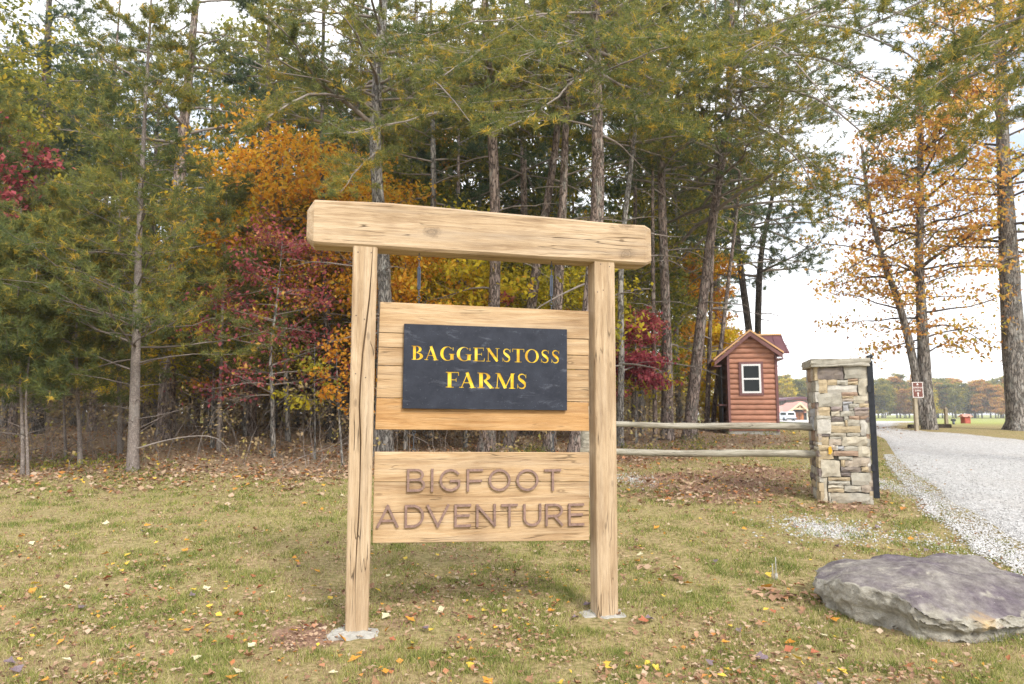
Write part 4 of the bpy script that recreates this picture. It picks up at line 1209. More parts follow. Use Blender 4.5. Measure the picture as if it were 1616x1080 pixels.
# stake pair in the lawn
p = gp(1223, 916)
st = empty('marker_stake', p, 0, 'pair of thin pale stakes stuck in the lawn near the boulder', 'stake')
cyl('rod', (-.012, 0, -.05), (-.016, .01, .135), .0042, .0036, 'screw_metal' if False else 'concrete', st, 6)
cyl('rod', (.012, 0, -.05), (.016, .01, .19), .0045, .004, 'concrete', st, 6)
cyl('sleeve', (.0125, .001, -.02), (.0135, .003, .052), .013, .013, 'concrete', st, 10)

# ---------------------------------------------------------------- guard hut
plain('hut_siding', (0.45, 0.215, 0.14), 0.6, 0.22, 3, spec=.3)
plain('hut_trim', (0.20, 0.095, 0.09), 0.5, 0.15, 6)
plain('hut_copper', (0.70, 0.42, 0.20), 0.45, 0.12, 6)
plain('hut_roof', (0.17, 0.075, 0.085), 0.4, 0.15, 5, .2)
plain('white_vinyl', (0.80, 0.80, 0.79), 0.4, 0.04, 4)
plain('hut_dark', (0.03, 0.032, 0.035), 0.6, .2, 5)
b = NB('glass'); b.finish((0.012, 0.016, 0.016), 0.08, None, spec=.25)
hb = gp(1189, 686)
HF = Frame(hb, R(-10))
hut = empty('guard_hut', hb, HF.rz, 'small reddish log sided hut with gable roof and one white window', 'hut')
hx0 = HF.hit(1149, 640)[0]; hx1 = HF.hit(1229, 640)[0]
hzw = HF.hit(1189, 680)[1]
FD = -.22
A = HF.hit(1183.5, 520, FD); Lp = HF.hit(1126, 567, FD); Rp = HF.hit(1237, 555, FD)
DEPH = 1.75
xm = A[0]
def roof_z(x):
    return lerp(Lp[1], A[1], (x - Lp[0]) / (A[0] - Lp[0])) if x < A[0] else lerp(A[1], Rp[1], (x - A[0]) / (Rp[0] - A[0]))
box('foundation', hx0 - .01, hx1 + .01, .02, DEPH, -.25, hzw, 'concrete', hut)
zl0, zr0 = roof_z(hx0) - .12, roof_z(hx1) - .12
V = []
for yy in (.03, DEPH):
    V += [(hx0 + .03, yy, hzw), (hx1 - .03, yy, hzw), (hx1 - .03, yy, zr0), (xm, yy, A[1] - .13), (hx0 + .03, yy, zl0)]
obj('wall', V, [(0, 1, 2, 3, 4), (9, 8, 7, 6, 5)] + [(i, i + 5, (i + 1) % 5 + 5, (i + 1) % 5) for i in range(5)], 'hut_siding', hut)
ph = .158 * (hb.y / 21.0)
z = hzw; prof = [(.03, 0), (-.010, .012), (-.021, .4), (-.016, .75), (.004, .97), (.03, 1)]
while z < A[1] - .2:
    z1 = z + ph
    top_ = min(z1, A[1] - .16)
    xa, xb = hx0 + .05, hx1 - .05
    zz = top_ + .14
    # shorten boards under the roof slopes
    def clipx(zq):
        lo, hi = xa, xb
        if zq > roof_z(lo): lo = Lp[0] + (zq - Lp[1]) / (A[1] - Lp[1]) * (A[0] - Lp[0])
        if zq > roof_z(hi): hi = Rp[0] + (zq - Rp[1]) / (A[1] - Rp[1]) * (A[0] - Rp[0])
        return lo, hi
    V, Fc = [], []
    for (yy, f) in prof:
        lo, hi = clipx(z + ph * f + .13)
        V += [(lo, yy, z + ph * f), (hi, yy, z + ph * f)]
    if V[1][0] - V[0][0] > .1 and V[-1][0] > V[-2][0]:
        for i in range(len(prof) - 1): Fc.append((2 * i, 2 * i + 1, 2 * i + 3, 2 * i + 2))
        obj('siding_board', V, Fc, 'hut_siding', hut, True)
    if z1 < zl0:
        V = [(hx0 + y_ - .0, .04, z + ph * f) for (y_, f) in prof] + [(hx0 + y_ - .0, DEPH - .02, z + ph * f) for (y_, f) in prof]
        m = len(prof)
        obj('siding_board', V, [(i, i + m, i + m + 1, i + 1) for i in range(m - 1)], 'hut_siding', hut, True)
        V = [(hx1 - y_, .04, z + ph * f) for (y_, f) in prof] + [(hx1 - y_, DEPH - .02, z + ph * f) for (y_, f) in prof]
        obj('siding_board', V, [(i + 1, i + m + 1, i + m, i) for i in range(m - 1)], 'hut_siding', hut, True)
    z = z1
for x in (hx0, hx1 - .075):
    box('corner_board', x, x + .075, -.045, .05, hzw - .02, roof_z(x + .04) - .1, 'hut_trim', hut, .004)
# roof slabs, fascia, drip edge
def slope(name, p0, p1, y0, y1, t0, t1, mat, par, bev=0):
    return hexa(name, [(p0[0], y0, p0[1] - t0), (p1[0], y0, p1[1] - t0), (p1[0], y0, p1[1] - t1), (p0[0], y0, p0[1] - t1)], [(p0[0], y1, p0[1] - t0), (p1[0], y1, p1[1] - t0), (p1[0], y1, p1[1] - t1), (p0[0], y1, p0[1] - t1)], mat, par, bev)
for e in (Lp, Rp):
    rf = slope('roof', e, A, FD + .02, DEPH + .2, .07, .028, 'hut_roof', hut)
    slope('fascia', (e[0] + (.03 if e is Lp else -.03), e[1]), A, FD + .003, FD + .045, .20, .073, 'hut_trim', hut)
    slope('drip_edge', e, A, FD - .012, FD + .10, .052, 0, 'hut_copper', hut)
    n_ = 6
    for q in range(n_ + 1):
        yy = FD + .25 + q * .28
        if yy < DEPH: slope('seam', e, (A[0], A[1]), yy, yy + .022, .03, .0, 'hut_roof', hut)
    s_ = 1 if e is Lp else -1
    box('eave_return', min(e[0], e[0] + s_ * .22), max(e[0], e[0] + s_ * .22), FD + .05, DEPH, e[1] - .23, e[1] - .19, 'hut_trim', hut)
# cross gable behind
rz_ = HF.hit(1220, 529, .95)[1]; rxe = HF.hit(1232, 529, .95)[0]; ez = HF.hit(1239, 556, .35)[1]
for yy0, yy1, nm in ((.95, .30, 'cross_roof'), (.95, 1.6, 'cross_roof')):
    hexa(nm, [(xm, yy0, rz_), (rxe, yy0, rz_), (rxe + .10, yy1, ez), (xm, yy1, ez)], [(xm, yy0, rz_ - .05), (rxe, yy0, rz_ - .05), (rxe + .10, yy1, ez - .05), (xm, yy1, ez - .05)], 'hut_roof', hut)
    for q in range(4):
        xx = lerp(xm + .3, rxe, q / 3)
        hexa('seam', [(xx, yy0, rz_ + .02), (xx + .02, yy0, rz_ + .02), (xx + .04, yy1, ez + .02), (xx + .02, yy1, ez + .02)], [(xx, yy0, rz_), (xx + .02, yy0, rz_), (xx + .04, yy1, ez), (xx + .02, yy1, ez)], 'hut_roof', hut)
box('ridge_cap', xm, rxe + .01, .90, 1.0, rz_ - .01, rz_ + .035, 'hut_copper', hut)
# window
wf = [HF.hit(1100 + x / 4.91, 500 + y / 4.91, -.05) for x, y in ((322, 350), (520, 610))]
ws = [HF.hit(1100 + x / 4.91, 500 + y / 4.91, -.06) for x, y in ((343, 368), (500, 592))]
x0, z1 = wf[0]; x1, z0 = wf[1]
a0, c1 = ws[0]; a1, c0 = ws[1]
win = box('window', x0, x1, -.034, .03, z0, z1, 'hut_trim', hut)
def bars(parent, name, mat, X0, X1, Z0, Z1, t, y0, y1):
    box(name, X0, X1, y0, y1, Z1 - t, Z1, mat, parent); box(name, X0, X1, y0, y1, Z0, Z0 + t, mat, parent)
    box(name, X0, X0 + t, y0, y1, Z0 + t, Z1 - t, mat, parent); box(name, X1 - t, X1, y0, y1, Z0 + t, Z1 - t, mat, parent)
bars(win, 'casing', 'hut_trim', x0, x1, z0, z1, x1 - x0 > .3 and (a0 - x0) or .05, -.052, -.034)
bars(win, 'sash', 'white_vinyl', a0, a1, c0, c1, .055, -.062, -.034)
zmid = lerp(c0, c1, .49)
box('sash', a0 + .055, a1 - .055, -.060, -.034, zmid - .025, zmid + .025, 'white_vinyl', win)
box('pane', a0 + .055, a1 - .055, -.040, -.035, zmid + .025, c1 - .055, 'glass', win)
box('pane', a0 + .055, a1 - .055, -.042, -.036, c0 + .055, zmid - .025, 'glass', win)
box('side_door', hx0 - .16, hx0 - .11, .25, .95, hzw + .1, zl0 - .35, 'hut_dark', hut)
box('service_counter', hx0 - .22, hx0 - .02, .2, 1.2, hzw + .75, hzw + .80, 'hut_trim', hut)
# ---------------------------------------------------------------- small things by the drive
plain('sign_brown', (0.17, 0.065, 0.05), 0.5, 0.12, 10)
plain('sign_white', (0.80, 0.78, 0.74), 0.5, 0.05, 10)
plain('timber_dark', (0.055, 0.042, 0.032), 0.9, 0.3, 8)
plain('red_paint', (0.42, 0.10, 0.075), 0.6, 0.2, 6)
plain('pink_roof', (0.55, 0.25, 0.19), 0.5, 0.1, 6)
q = gp(1447, 681)
CF = Frame(q, 0)
cs_ = empty('check_in_sign', q, 0, 'small brown notice board with white lettering on a pale wooden post', 'sign')
zt1 = CF.hit(1448, 603)[1]
box('post', -.055, .055, -.05, .05, -.3, CF.hit(1448, 606)[1], 'weathered_post', cs_, .006)
sx0, sz1 = CF.hit(1438.5, 603, -.06); sx1, sz0 = CF.hit(1457.5, 628, -.06)
pan = box('panel', sx0, sx1, -.075, -.052, sz0, sz1, 'sign_brown', cs_, .004)
W_, H_ = sx1 - sx0, sz1 - sz0
t = .018
for (a, c, d, e) in ((sx0 + .006, sx1 - .006, sz1 - t - .006, sz1 - .006), (sx0 + .006, sx1 - .006, sz0 + .006, sz0 + t + .006), (sx0 + .006, sx0 + t + .006, sz0 + t + .006, sz1 - t - .006), (sx1 - t - .006, sx1 - .006, sz0 + t + .006, sz1 - t - .006)):
    box('border', a, c, -.078, -.0755, d, e, 'sign_white', pan)
def text(body, cx_, cz_, size, y, mat, parent):
    cu = bpy.data.curves.new('text', 'FONT'); cu.body = body; cu.size = size; cu.align_x = 'CENTER'; cu.extrude = .001
    cu.offset = size * .012
    o = bpy.data.objects.new('text', cu); COL.objects.link(o)
    dg = bpy.context.evaluated_depsgraph_get()
    me = bpy.data.meshes.new_from_object(o.evaluated_get(dg), depsgraph=dg)
    bpy.data.objects.remove(o)
    me.materials.clear(); setmat(me, mat)
    for v_ in me.vertices:
        x, yy, z = v_.co
        v_.co = (cx_ + x, y - z, cz_ + yy)
    me.update()
    return link(bpy.data.objects.new('lettering', me), parent)
xm_ = (sx0 + sx1) / 2
text('CHECK IN', xm_, sz0 + H_ * .60, W_ * .185, -.078, 'sign_white', pan)
text('5 MPH', xm_, sz0 + H_ * .41, W_ * .20, -.078, 'sign_white', pan)
zc = sz0 + H_ * .80
obj('symbol', [(xm_ - .035, -.0785, zc), (xm_ + .035, -.0785, zc), (xm_, -.0785, zc + .07)], [(0, 1, 2)], 'sign_white', pan)
zc = sz0 + H_ * .08
obj('arrow', [(xm_ - .013, -.0785, zc), (xm_ + .013, -.0785, zc), (xm_ + .013, -.0785, zc + .09), (xm_ + .038, -.0785, zc + .09), (xm_, -.0785, zc + .14), (xm_ - .038, -.0785, zc + .09), (xm_ - .013, -.0785, zc + .09)], [(0, 1, 2, 6), (3, 4, 5)], 'sign_white', pan)
# edging timbers and short post
def timber(px0, px1, py, lab):
    a, c = gp(px0, py), gp(px1, py)
    m = (a + c) / 2
    o = empty('edging_timber', m, math.atan2(c.y - a.y, c.x - a.x), lab, 'timber')
    L_ = (c - a).length / 2
    bm = bmesh.new(); box_bm(bm, -L_, L_, -.09, .09, -.06, .13)
    bmesh.ops.bevel(bm, geom=bm.edges[:], offset=.02, segments=2, affect='EDGES')
    bobj('beam', bm, 'timber_dark', o)
timber(1434, 1446, 676, 'dark edging timber beside the check in notice post')
timber(1478, 1500, 675.5, 'dark edging timber at the foot of the short wooden post')
p = gp(1494, 674)
o = empty('short_post', p, 0, 'short squared wooden post standing behind the double trunked oak', 'post')
hz_ = CF.hit(1494, 645)[1] + q.z - p.z
hz_ = pt(1494, 645, p.y).z - p.z
box('shaft', -.05, .05, -.05, .05, -.2, hz_, 'weathered_post', o, .006)
obj('cap', [(-.055, -.055, hz_), (.055, -.055, hz_), (.055, .055, hz_), (-.055, .055, hz_), (0, 0, hz_ + .05)], [(0, 1, 4), (1, 2, 4), (2, 3, 4), (3, 0, 4), (3, 2, 1, 0)], 'weathered_post', o)
p = gp(1524, 668.5)
k = p.y / FPX
o = empty('red_bin', p, .1, 'small red box with a pale red lid out on the grass field', 'box')
box('body', -5 * k, 5 * k, -5 * k, 5 * k, -.1, 10 * k, 'red_paint', o, .02)
lid = hexa('lid', [(-8 * k, -7 * k, 10 * k), (8 * k, -7 * k, 10 * k), (7 * k, -1 * k, 14.5 * k), (-7 * k, -1 * k, 14.5 * k)], [(-8 * k, 7 * k, 10 * k), (8 * k, 7 * k, 10 * k), (7 * k, 1 * k, 14.5 * k), (-7 * k, 1 * k, 14.5 * k)], 'pink_roof', o, .01)
box('handle', -1.5 * k, 1.5 * k, -7.6 * k, -7.0 * k, 10.4 * k, 11.2 * k, 'timber_dark', lid)
p = gp(1505, 670)
k = p.y / FPX
o = empty('park_grill', p, 0, 'small grey grill box on a post in the field', 'grill')
cyl('pedestal', (0, 0, -.1), (0, 0, 5 * k), .05, .05, 'steel', o, 8)
bx_ = box('firebox', -3.4 * k, 3.4 * k, -2 * k, 2 * k, 5 * k, 8 * k, 'steel', o, .02)
box('grate', -3.0 * k, 3.0 * k, -1.6 * k, 1.6 * k, 8 * k, 8.4 * k, 'black_steel', bx_)

# ---------------------------------------------------------------- lodge, barn, truck in the distance
plain('lodge_wall', (0.55, 0.46, 0.36), 0.8, .1, 1)
plain('lodge_trim', (0.78, 0.60, 0.42), 0.6, .1, 1)
plain('lodge_door', (0.55, 0.20, 0.07), 0.5, .12, 2)
plain('barn_wall', (0.17, 0.13, 0.11), 0.8, .2, 1)
plain('barn_roof', (0.13, 0.055, 0.075), 0.5, .15, 1)
plain('truck_paint', (0.72, 0.74, 0.76), 0.3, .03, 1, spec=.6)
plain('tyre', (0.02, 0.02, 0.02), 0.9, .2, 10)
plain('tail_red', (0.4, 0.03, 0.02), 0.3, .1, 3)
def zf(x, y): return 1225 + x / 15.43, 610 + y / 15.43
def far_frame(px, Y):
    x = (px - 808) / FPX * Y
    return Frame((x, Y, T1(x, Y)), 0)
LFr = far_frame(1261.5, 170)
lodge = empty('lodge', LFr.o, 0, 'low lodge with salmon metal roof and timber gabled entry', 'building')
def lz(x, y, d=0): return LFr.hit(*zf(x, y), d)
def zx(x0, y0, x1, y1, d):
    a, c = lz(x0, y0, d), lz(x1, y1, d)
    return a[0], c[0], c[1], a[1]
x0, x1, z0, z1 = zx(-60, 640, 1150, 830, 3.0)
box('wall', x0, x1, 3, 15, -.5, z1, 'lodge_wall', lodge)
e0, ez = lz(-120, 640, 2.2); e1, _ = lz(1220, 640, 2.2); r0, rz1 = lz(530, 362, 9)
r1 = lz(640, 362, 9)[0]
obj('roof', [(e0, 2.2, ez), (e1, 2.2, ez), (e1, 16, ez), (e0, 16, ez), (r0, 9, rz1), (r1, 9, rz1)], [(0, 1, 5, 4), (1, 2, 5), (2, 3, 4, 5), (3, 0, 4), (3, 2, 1, 0)], 'pink_roof', lodge)
# entry gable
ap = lz(580, 385, -.6); le = lz(300, 600, -.6); re = lz(812, 560, -.6)
re = (re[0], le[1] + .1)
for e in (le, re):
    slope('porch_roof', e, ap, -.6, 8, .30, 0, 'pink_roof', lodge)
    slope('porch_fascia', e, ap, -.68, -.55, .55, .02, 'lodge_trim', lodge)
x0, x1, z0, z1 = zx(420, 545, 750, 565, -.3)
tie = box('tie_beam', x0, x1, -.3, 0, z0, z0 + .45, 'lodge_trim', lodge)
box('king_post', (x0 + x1) / 2 - .2, (x0 + x1) / 2 + .2, -.28, 0, z0 + .45, ap[1] - .6, 'lodge_trim', lodge)
for a in (395, 750):
    x0, x1, z0, z1 = zx(a, 550, a + 28, 800, -.3)
    box('column', x0, x1, -.3, .2, -.3, z1, 'sign_white', lodge)
x0, x1, z0, z1 = zx(420, 560, 755, 825, 2.9)
box('entry_wall', x0, x1, 2.85, 2.99, -.3, z1, 'hut_dark', lodge)
for a, c in ((455, 560), (564, 668)):
    x0, x1, z0, z1 = zx(a, 630, c, 822, 2.8)
    dr_ = box('door', x0, x1, 2.75, 2.84, 0, z1, 'lodge_door', lodge)
    xk = x1 - .15 if a < 500 else x0 + .1
    box('handle', xk, xk + .06, 2.68, 2.75, 1.0, 1.4, 'steel', dr_)
x0, x1, z0, z1 = zx(684, 590, 745, 735, 2.8)
wn = box('window', x0, x1, 2.75, 2.84, z0, z1, 'hut_trim', lodge)
box('pane', x0 + .08, x1 - .08, 2.72, 2.75, z0 + .08, z1 - .08, 'glass', wn)
BFr = far_frame(1255, 195)
barn = empty('barn', BFr.o, 0, 'long dark barn with plum coloured roof behind the lodge', 'building')
def bz(x, y, d=0): return BFr.hit(*zf(x, y), d)
a, c = bz(60, 330), bz(1100, 560)
box('wall', a[0], c[0], .5, 14, -1, a[1], 'barn_wall', barn)
pk, l_, r_ = bz(600, 248, -.5), bz(30, 318, -.5), bz(1180, 318, -.5)
for e in (l_, r_):
    slope('roof', e, pk, -.5, 15, .5, 0, 'barn_roof', barn)
a = bz(60, 330)
obj('gable', [(a[0], .5, a[1]), (c[0], .5, a[1]), (pk[0], .5, pk[1] - .5)], [(0, 1, 2)], 'red_paint', barn)
for xx in (140, 230, 560):
    a, c = bz(xx, 345), bz(xx + 14, 560)
    box('post', a[0], c[0], -.2, .3, -.5, a[1], 'hut_dark', barn)
TFr = far_frame(1246.5, 122)
truck = empty('white_truck', TFr.o, .12, 'white sport utility truck parked before the lodge, seen from behind', 'truck')
hw, Lt, = .95, 4.6
def ring_loft(name, secs, mat, parent):
    V, Fc = [], []
    for (y, pts) in secs: V += [(x, y, z) for x, z in pts]
    n = len(secs[0][1])
    for i in range(len(secs) - 1):
        for k in range(n): Fc.append((i * n + k, i * n + (k + 1) % n, (i + 1) * n + (k + 1) % n, (i + 1) * n + k))
    Fc += [tuple(range(n)), tuple((len(secs) - 1) * n + k for k in range(n))[::-1]]
    return obj(name, V, Fc, mat, parent)
sec = lambda w_, z0, z1: [(-w_, z0), (-w_ * 1.0, z1 - .1), (-w_ + .08, z1), (w_ - .08, z1), (w_, z1 - .1), (w_, z0)]
body = ring_loft('body', [(0, sec(.90, .45, 1.0)), (.1, sec(.95, .38, 1.05)), (3.2, sec(.95, .38, 1.05)), (4.4, sec(.93, .38, .98)), (4.65, sec(.85, .45, .85))], 'truck_paint', truck)
ring_loft('cab', [(.12, sec(.82, 1.0, 1.62)), (.35, sec(.80, 1.0, 1.72)), (2.4, sec(.78, 1.0, 1.72)), (3.3, sec(.80, 1.0, 1.12))], 'truck_paint', truck)
obj('rear_window', [(-.66, .105, 1.12), (.66, .105, 1.12), (.60, .105, 1.52), (-.60, .105, 1.52)], [(0, 1, 2, 3)], 'glass', truck)
for s_ in (-1, 1):
    box('side_window', s_ * .80 - .03, s_ * .80 + .03, .5, 2.3, 1.12, 1.55, 'glass', truck)
    box('tail_light', min(s_ * .90, s_ * .76), max(s_ * .90, s_ * .76), -.02, .1, .78, 1.0, 'tail_red', truck)
    for yy in (.95, 3.7):
        wh = cyl('wheel', (s_ * .72, yy, .36), (s_ * .97, yy, .36), .36, .36, 'tyre', truck, 16)
        cyl('rim', (s_ * .90, yy, .36), (s_ * .985, yy, .36), .2, .2, 'steel', wh, 12)
box('bumper', -.92, .92, -.12, .02, .42, .60, 'steel', truck, .02)

# ================================================================ trees
def resample(P, n):
    P = np.asarray(P, float)
    d = np.concatenate([[0], np.cumsum(np.linalg.norm(np.diff(P, axis=0), axis=1))])
    t = np.linspace(0, d[-1], n)
    return np.stack([np.interp(t, d, P[:, k]) for k in range(3)], -1), d[-1]
def smooth_line(P, it=2):
    P = np.array(P, float)
    for _ in range(it):
        Q = np.repeat(P, 2, 0)[1:-1]
        a = P[:-1] * .75 + P[1:] * .25; c = P[:-1] * .25 + P[1:] * .75
        Q = np.empty((len(a) * 2, 3)); Q[0::2] = a; Q[1::2] = c
        P = np.concatenate([P[:1], Q, P[-1:]])
    return P
def trunk_mesh(g, P, r0, r1, sides=12, flare=.35, rng=RNG, bump=.06):
    P, Lh = resample(P, max(14, int(len(P))))
    P, Lh = resample(smooth_line(P, 1), 30)
    t = np.linspace(0, 1, len(P))
    h = t * Lh
    rad = (r0 + (r1 - r0) * t ** .9) * (1 + flare * np.exp(-h / .28))
    n = len(P)
    an = np.arange(sides) * 2 * np.pi / sides
    ph = rng.uniform(0, 6.28)
    lobes = 1 + flare * .35 * np.exp(-h / .35)[:, None] * np.sin(an * 4 + ph)[None] + rng.normal(0, bump * .5, (n, sides)) + bump * np.sin(an * 2 + h[:, None] * .7 + ph)
    V = P[:, None] + (rad[:, None] * lobes)[..., None] * np.stack([np.cos(an), np.sin(an), 0 * an], -1)[None]
    idx = np.arange(n * sides).reshape(n, sides)
    g.add(V, np.stack([idx[:-1], np.roll(idx[:-1], -1, 1), np.roll(idx[1:], -1, 1), idx[1:]], -1).reshape(-1, 4))
    return P, rad
def limbs_from(P, rng, n, t0, t1, length, elev, droop, az=None, jit=.08, m=7, up=.0):
    """n limbs leaving the trunk line; returns (n,m,3) and start radii factors"""
    t = np.sort(rng.uniform(t0, t1, n))
    x = t * (len(P) - 1)
    S = np.stack([np.interp(x, np.arange(len(P)), P[:, k]) for k in range(3)], -1)
    A = np.arange(n) * 2.4 + rng.uniform(0, 6.28) + rng.normal(0, .5, n) if az is None else az(n)
    L_ = length(t) * rng.uniform(.7, 1.2, n)
    E = rng.normal(elev, .16, n)
    s = np.linspace(0, 1, m)
    D = np.stack([np.cos(A) * np.cos(E), np.sin(A) * np.cos(E), np.sin(E)], -1)
    Q = S[:, None] + D[:, None] * (L_[:, None] * s)[..., None]
    side = np.stack([-np.sin(A), np.cos(A), 0 * A], -1)
    Q[..., 2] += (-droop * L_)[:, None] * s ** 2 + (up * L_)[:, None] * s ** 3
    wob = np.cumsum(rng.normal(0, jit, (n, m)), 1) * s
    Q += side[:, None] * (wob * L_[:, None])[..., None] * .6
    Q[..., 2] += np.cumsum(rng.normal(0, jit * .5, (n, m)), 1) * s * L_[:, None] * .6
    return Q, L_, t
def subs_from(Q, L_, rng, ns, t0, t1, frac, spread, m=4, lift=.1, flat=.25):
    B, n, _ = Q.shape
    t = rng.uniform(t0, t1, (B, ns)); t[:, 0] = .999
    x = t * (n - 1); i = np.minimum(x.astype(int), n - 2); f = (x - i)[..., None]
    bi = np.arange(B)[:, None]
    S = Q[bi, i] * (1 - f) + Q[bi, i + 1] * f
    D = nrm(Q[bi, i + 1] - Q[bi, i])
    up_ = np.array([0, 0, 1.])
    side = nrm(np.cross(D, up_))
    sg = np.where(rng.random((B, ns)) < .5, 1, -1) * rng.normal(spread, .25, (B, ns))
    sg[:, 0] = 0
    V = nrm(D * np.cos(sg)[..., None] + side * np.sin(sg)[..., None] + up_ * rng.normal(lift, flat, (B, ns))[..., None])
    l2 = L_[:, None] * frac * (1.15 - t * .75) * rng.uniform(.6, 1.3, (B, ns))
    s = np.linspace(0, 1, m)
    C = S[:, :, None] + V[:, :, None] * (l2[..., None] * s)[..., None]
    C[..., 2] += (l2 * .18)[..., None] * s ** 2 * rng.normal(.4, .6, (B, ns))[..., None]
    C += rng.normal(0, .05, C.shape) * (l2[..., None] * s)[..., None]
    return C.reshape(-1, m, 3), l2.ravel(), t.ravel()
def along(C, rng, k, t0, t1, jit):
    B, n, _ = C.shape
    t = rng.uniform(t0, t1, (B, k)); t[:, 0] = .999
    x = t * (n - 1); i = np.minimum(x.astype(int), n - 2); f = (x - i)[..., None]
    bi = np.arange(B)[:, None]
    P = C[bi, i] * (1 - f) + C[bi, i + 1] * f
    D = nrm(C[bi, i + 1] - C[bi, i])
    P = P + rng.normal(0, jit, P.shape)
    return P.reshape(-1, 3), D.reshape(-1, 3)
def needles(g, P, D, rng, K, ln, wd, tint_fn):
    n = len(P)
    D = nrm(D + rng.normal(0, .5, D.shape) + np.array([0, 0, .35]))
    v = nrm(D[:, None] * rng.uniform(0, .95, (n, K, 1)) + rng.normal(0, .6, (n, K, 3)))
    base = P[:, None] - D[:, None] * rng.uniform(0, ln * .45, (n, K, 1))
    l_ = ln * rng.uniform(.65, 1.2, (n, K, 1))
    side = nrm(np.cross(v, rng.normal(0, 1, (n, K, 3)))) * wd
    V = np.stack([base - side, base + side, base + v * l_], 2)
    tt_ = np.clip(tint_fn(P)[:, None] + rng.normal(0, .10, (n, K)), 0, 1)
    g.add(V, np.arange(n * K * 3).reshape(-1, 3), np.repeat(tt_.ravel(), 3))
def leaves(g, P, rng, k, rad, size, tint_fn, flatz=.6, droop=.3, aspect=.62):
    n = len(P)
    C = P[:, None] + rng.normal(0, 1, (n, k, 3)) * rad * np.array([1, 1, flatz])
    C = C.reshape(-1, 3); m = len(C)
    s = size * rng.uniform(.6, 1.25, m)
    a = rng.uniform(0, 6.28, m)
    nrmv = nrm(rng.normal(0, .55, (m, 3)) + np.array([0, -.25, .8]))
    d = nrm(np.cross(nrmv, np.stack([np.cos(a), np.sin(a), 0 * a], -1)))
    d[:, 2] -= droop; d = nrm(d)
    w_ = nrm(np.cross(nrmv, d))
    L_ = s[:, None]
    V = np.stack([C - d * L_ * .5, C + w_ * L_ * aspect * .5 + nrmv * L_ * .08, C + d * L_ * .5, C - w_ * L_ * aspect * .5 + nrmv * L_ * .08], 1)
    tt_ = np.clip(np.repeat(tint_fn(P), k) + rng.normal(0, .20, m), 0, 1)
    g.add(V, np.arange(m * 4).reshape(-1, 4), np.repeat(tt_, 4))
def tint3(rng, base, amp, yellow=0.0):
    def f(P):
        t = base + amp * (fnoise(P[:, 0] * 1.0 + P[:, 2] * .7, P[:, 1] + P[:, 2] * .8, 1.1, 3, 41) - .5) * 2 + rng.normal(0, .06, len(P))
        return t + np.where(rng.random(len(P)) < yellow, .45, 0)
    return f
def tree(name, P, r0, r1, seed, bark_m, label, group=None, cat='tree', pine=True, live=(), dead=(), leaf_mat='needles', K=12, ln=.12, wd=.0065, sub=(11, .42, .95), tufts=7, tint=(.38, .30, .08), extra=None, stems=(), leafcfg=None, loc=None, twig='twig_grey', sides=12, flare=.35, limb_r=.30):
    """live / dead: list of dicts for limbs_from"""
    rng = np.random.default_rng(seed)
    P = np.array([tuple(p) for p in P], float)
    base = P[0].copy() if loc is None else np.array(loc, float)
    P = P - base
    root = empty(name, base, 0, label, cat, group)
    gt, gb_, gl = Geo(), Geo(), Geo()
    foot_ = P[0] - (P[1] - P[0]) / max(1e-6, np.linalg.norm(P[1] - P[0])) * .25
    P = np.concatenate([[foot_], P])
    T, rad = trunk_mesh(gt, P, r0, r1, sides, flare, rng)
    lines = [(T, rad)]
    for (sp, sr0, sr1) in stems:
        S = np.array([tuple(p) for p in sp], float) - base
        lines.append(trunk_mesh(gt, S, sr0, sr1, 10, 0.0, rng))
    tf = tint3(rng, *tint)
    def do(Q, L_, rs, alive, subn, frac, spread, tuf, srt=.12):
        m = Q.shape[1]
        s = np.linspace(0, 1, m)
        btube(gb_, Q, rs[:, None] * (1 - .82 * s), 5)
        C, l2, t2 = subs_from(Q, L_, rng, subn, srt if alive else .25, 1.0, frac, spread, 3 if alive else 4)
        kp = rng.random(len(C)) < (.62 if alive and leafcfg is None else 1)
        btube(gb_, C[kp], ((np.repeat(rs, subn) * .30 * (1.1 - .6 * t2))[:, None].clip(.0022, .02) * np.linspace(1, .4, C.shape[1]))[kp], 3)
        if not alive: return
        if leafcfg is None:
            tp, td = along(C, rng, tuf, .2, 1.0, .03)
            needles(gl, tp, td, rng, K, ln, wd, tf)
        else:
            tp, td = along(C, rng, tuf, .25, 1.0, .08)
            leaves(gl, tp, rng, leafcfg.get('k', 4), leafcfg.get('rad', .13), leafcfg.get('size', .10), tf, leafcfg.get('flat', .5), leafcfg.get('droop', .35), leafcfg.get('aspect', .62))
    for cfgs, alive in ((live, True), (dead, False)):
        for c in cfgs:
            c = dict(c)
            li_ = c.pop('line', 0); sn = c.pop('sub', sub); tu = c.pop('tufts', tufts); lr = c.pop('lr', limb_r)
            Tl, rl = lines[li_]
            Q, L_, t = limbs_from(Tl, rng, **c)
            rr = np.interp(t * (len(Tl) - 1), np.arange(len(Tl)), rl)
            rs = np.clip(np.minimum(rr * .55, L_ * .016) * (lr / .3), .005, .12)
            do(Q, L_, rs, alive, *sn, tu)
    for e in (extra or []):                # explicit limbs: polyline in world space
        pts, r_, alive, sn, tu = e
        S = smooth_line(np.array([tuple(p) for p in pts], float) - base, 1)
        S, L0 = resample(S, 9)
        S = S + rng.normal(0, .02, S.shape) * np.linspace(0, 1, 9)[:, None]
        do(S[None], np.array([L0]), np.array([r_]), alive, *sn, tu)
    gt.obj('trunk', bark_m, root, True, False)
    if gb_.V: tag(gb_.obj('branches', twig, root, True, False), kind='stuff')
    if gl.V:
        tag(gl.obj('crown', leaf_mat, root), kind='stuff')
    return root
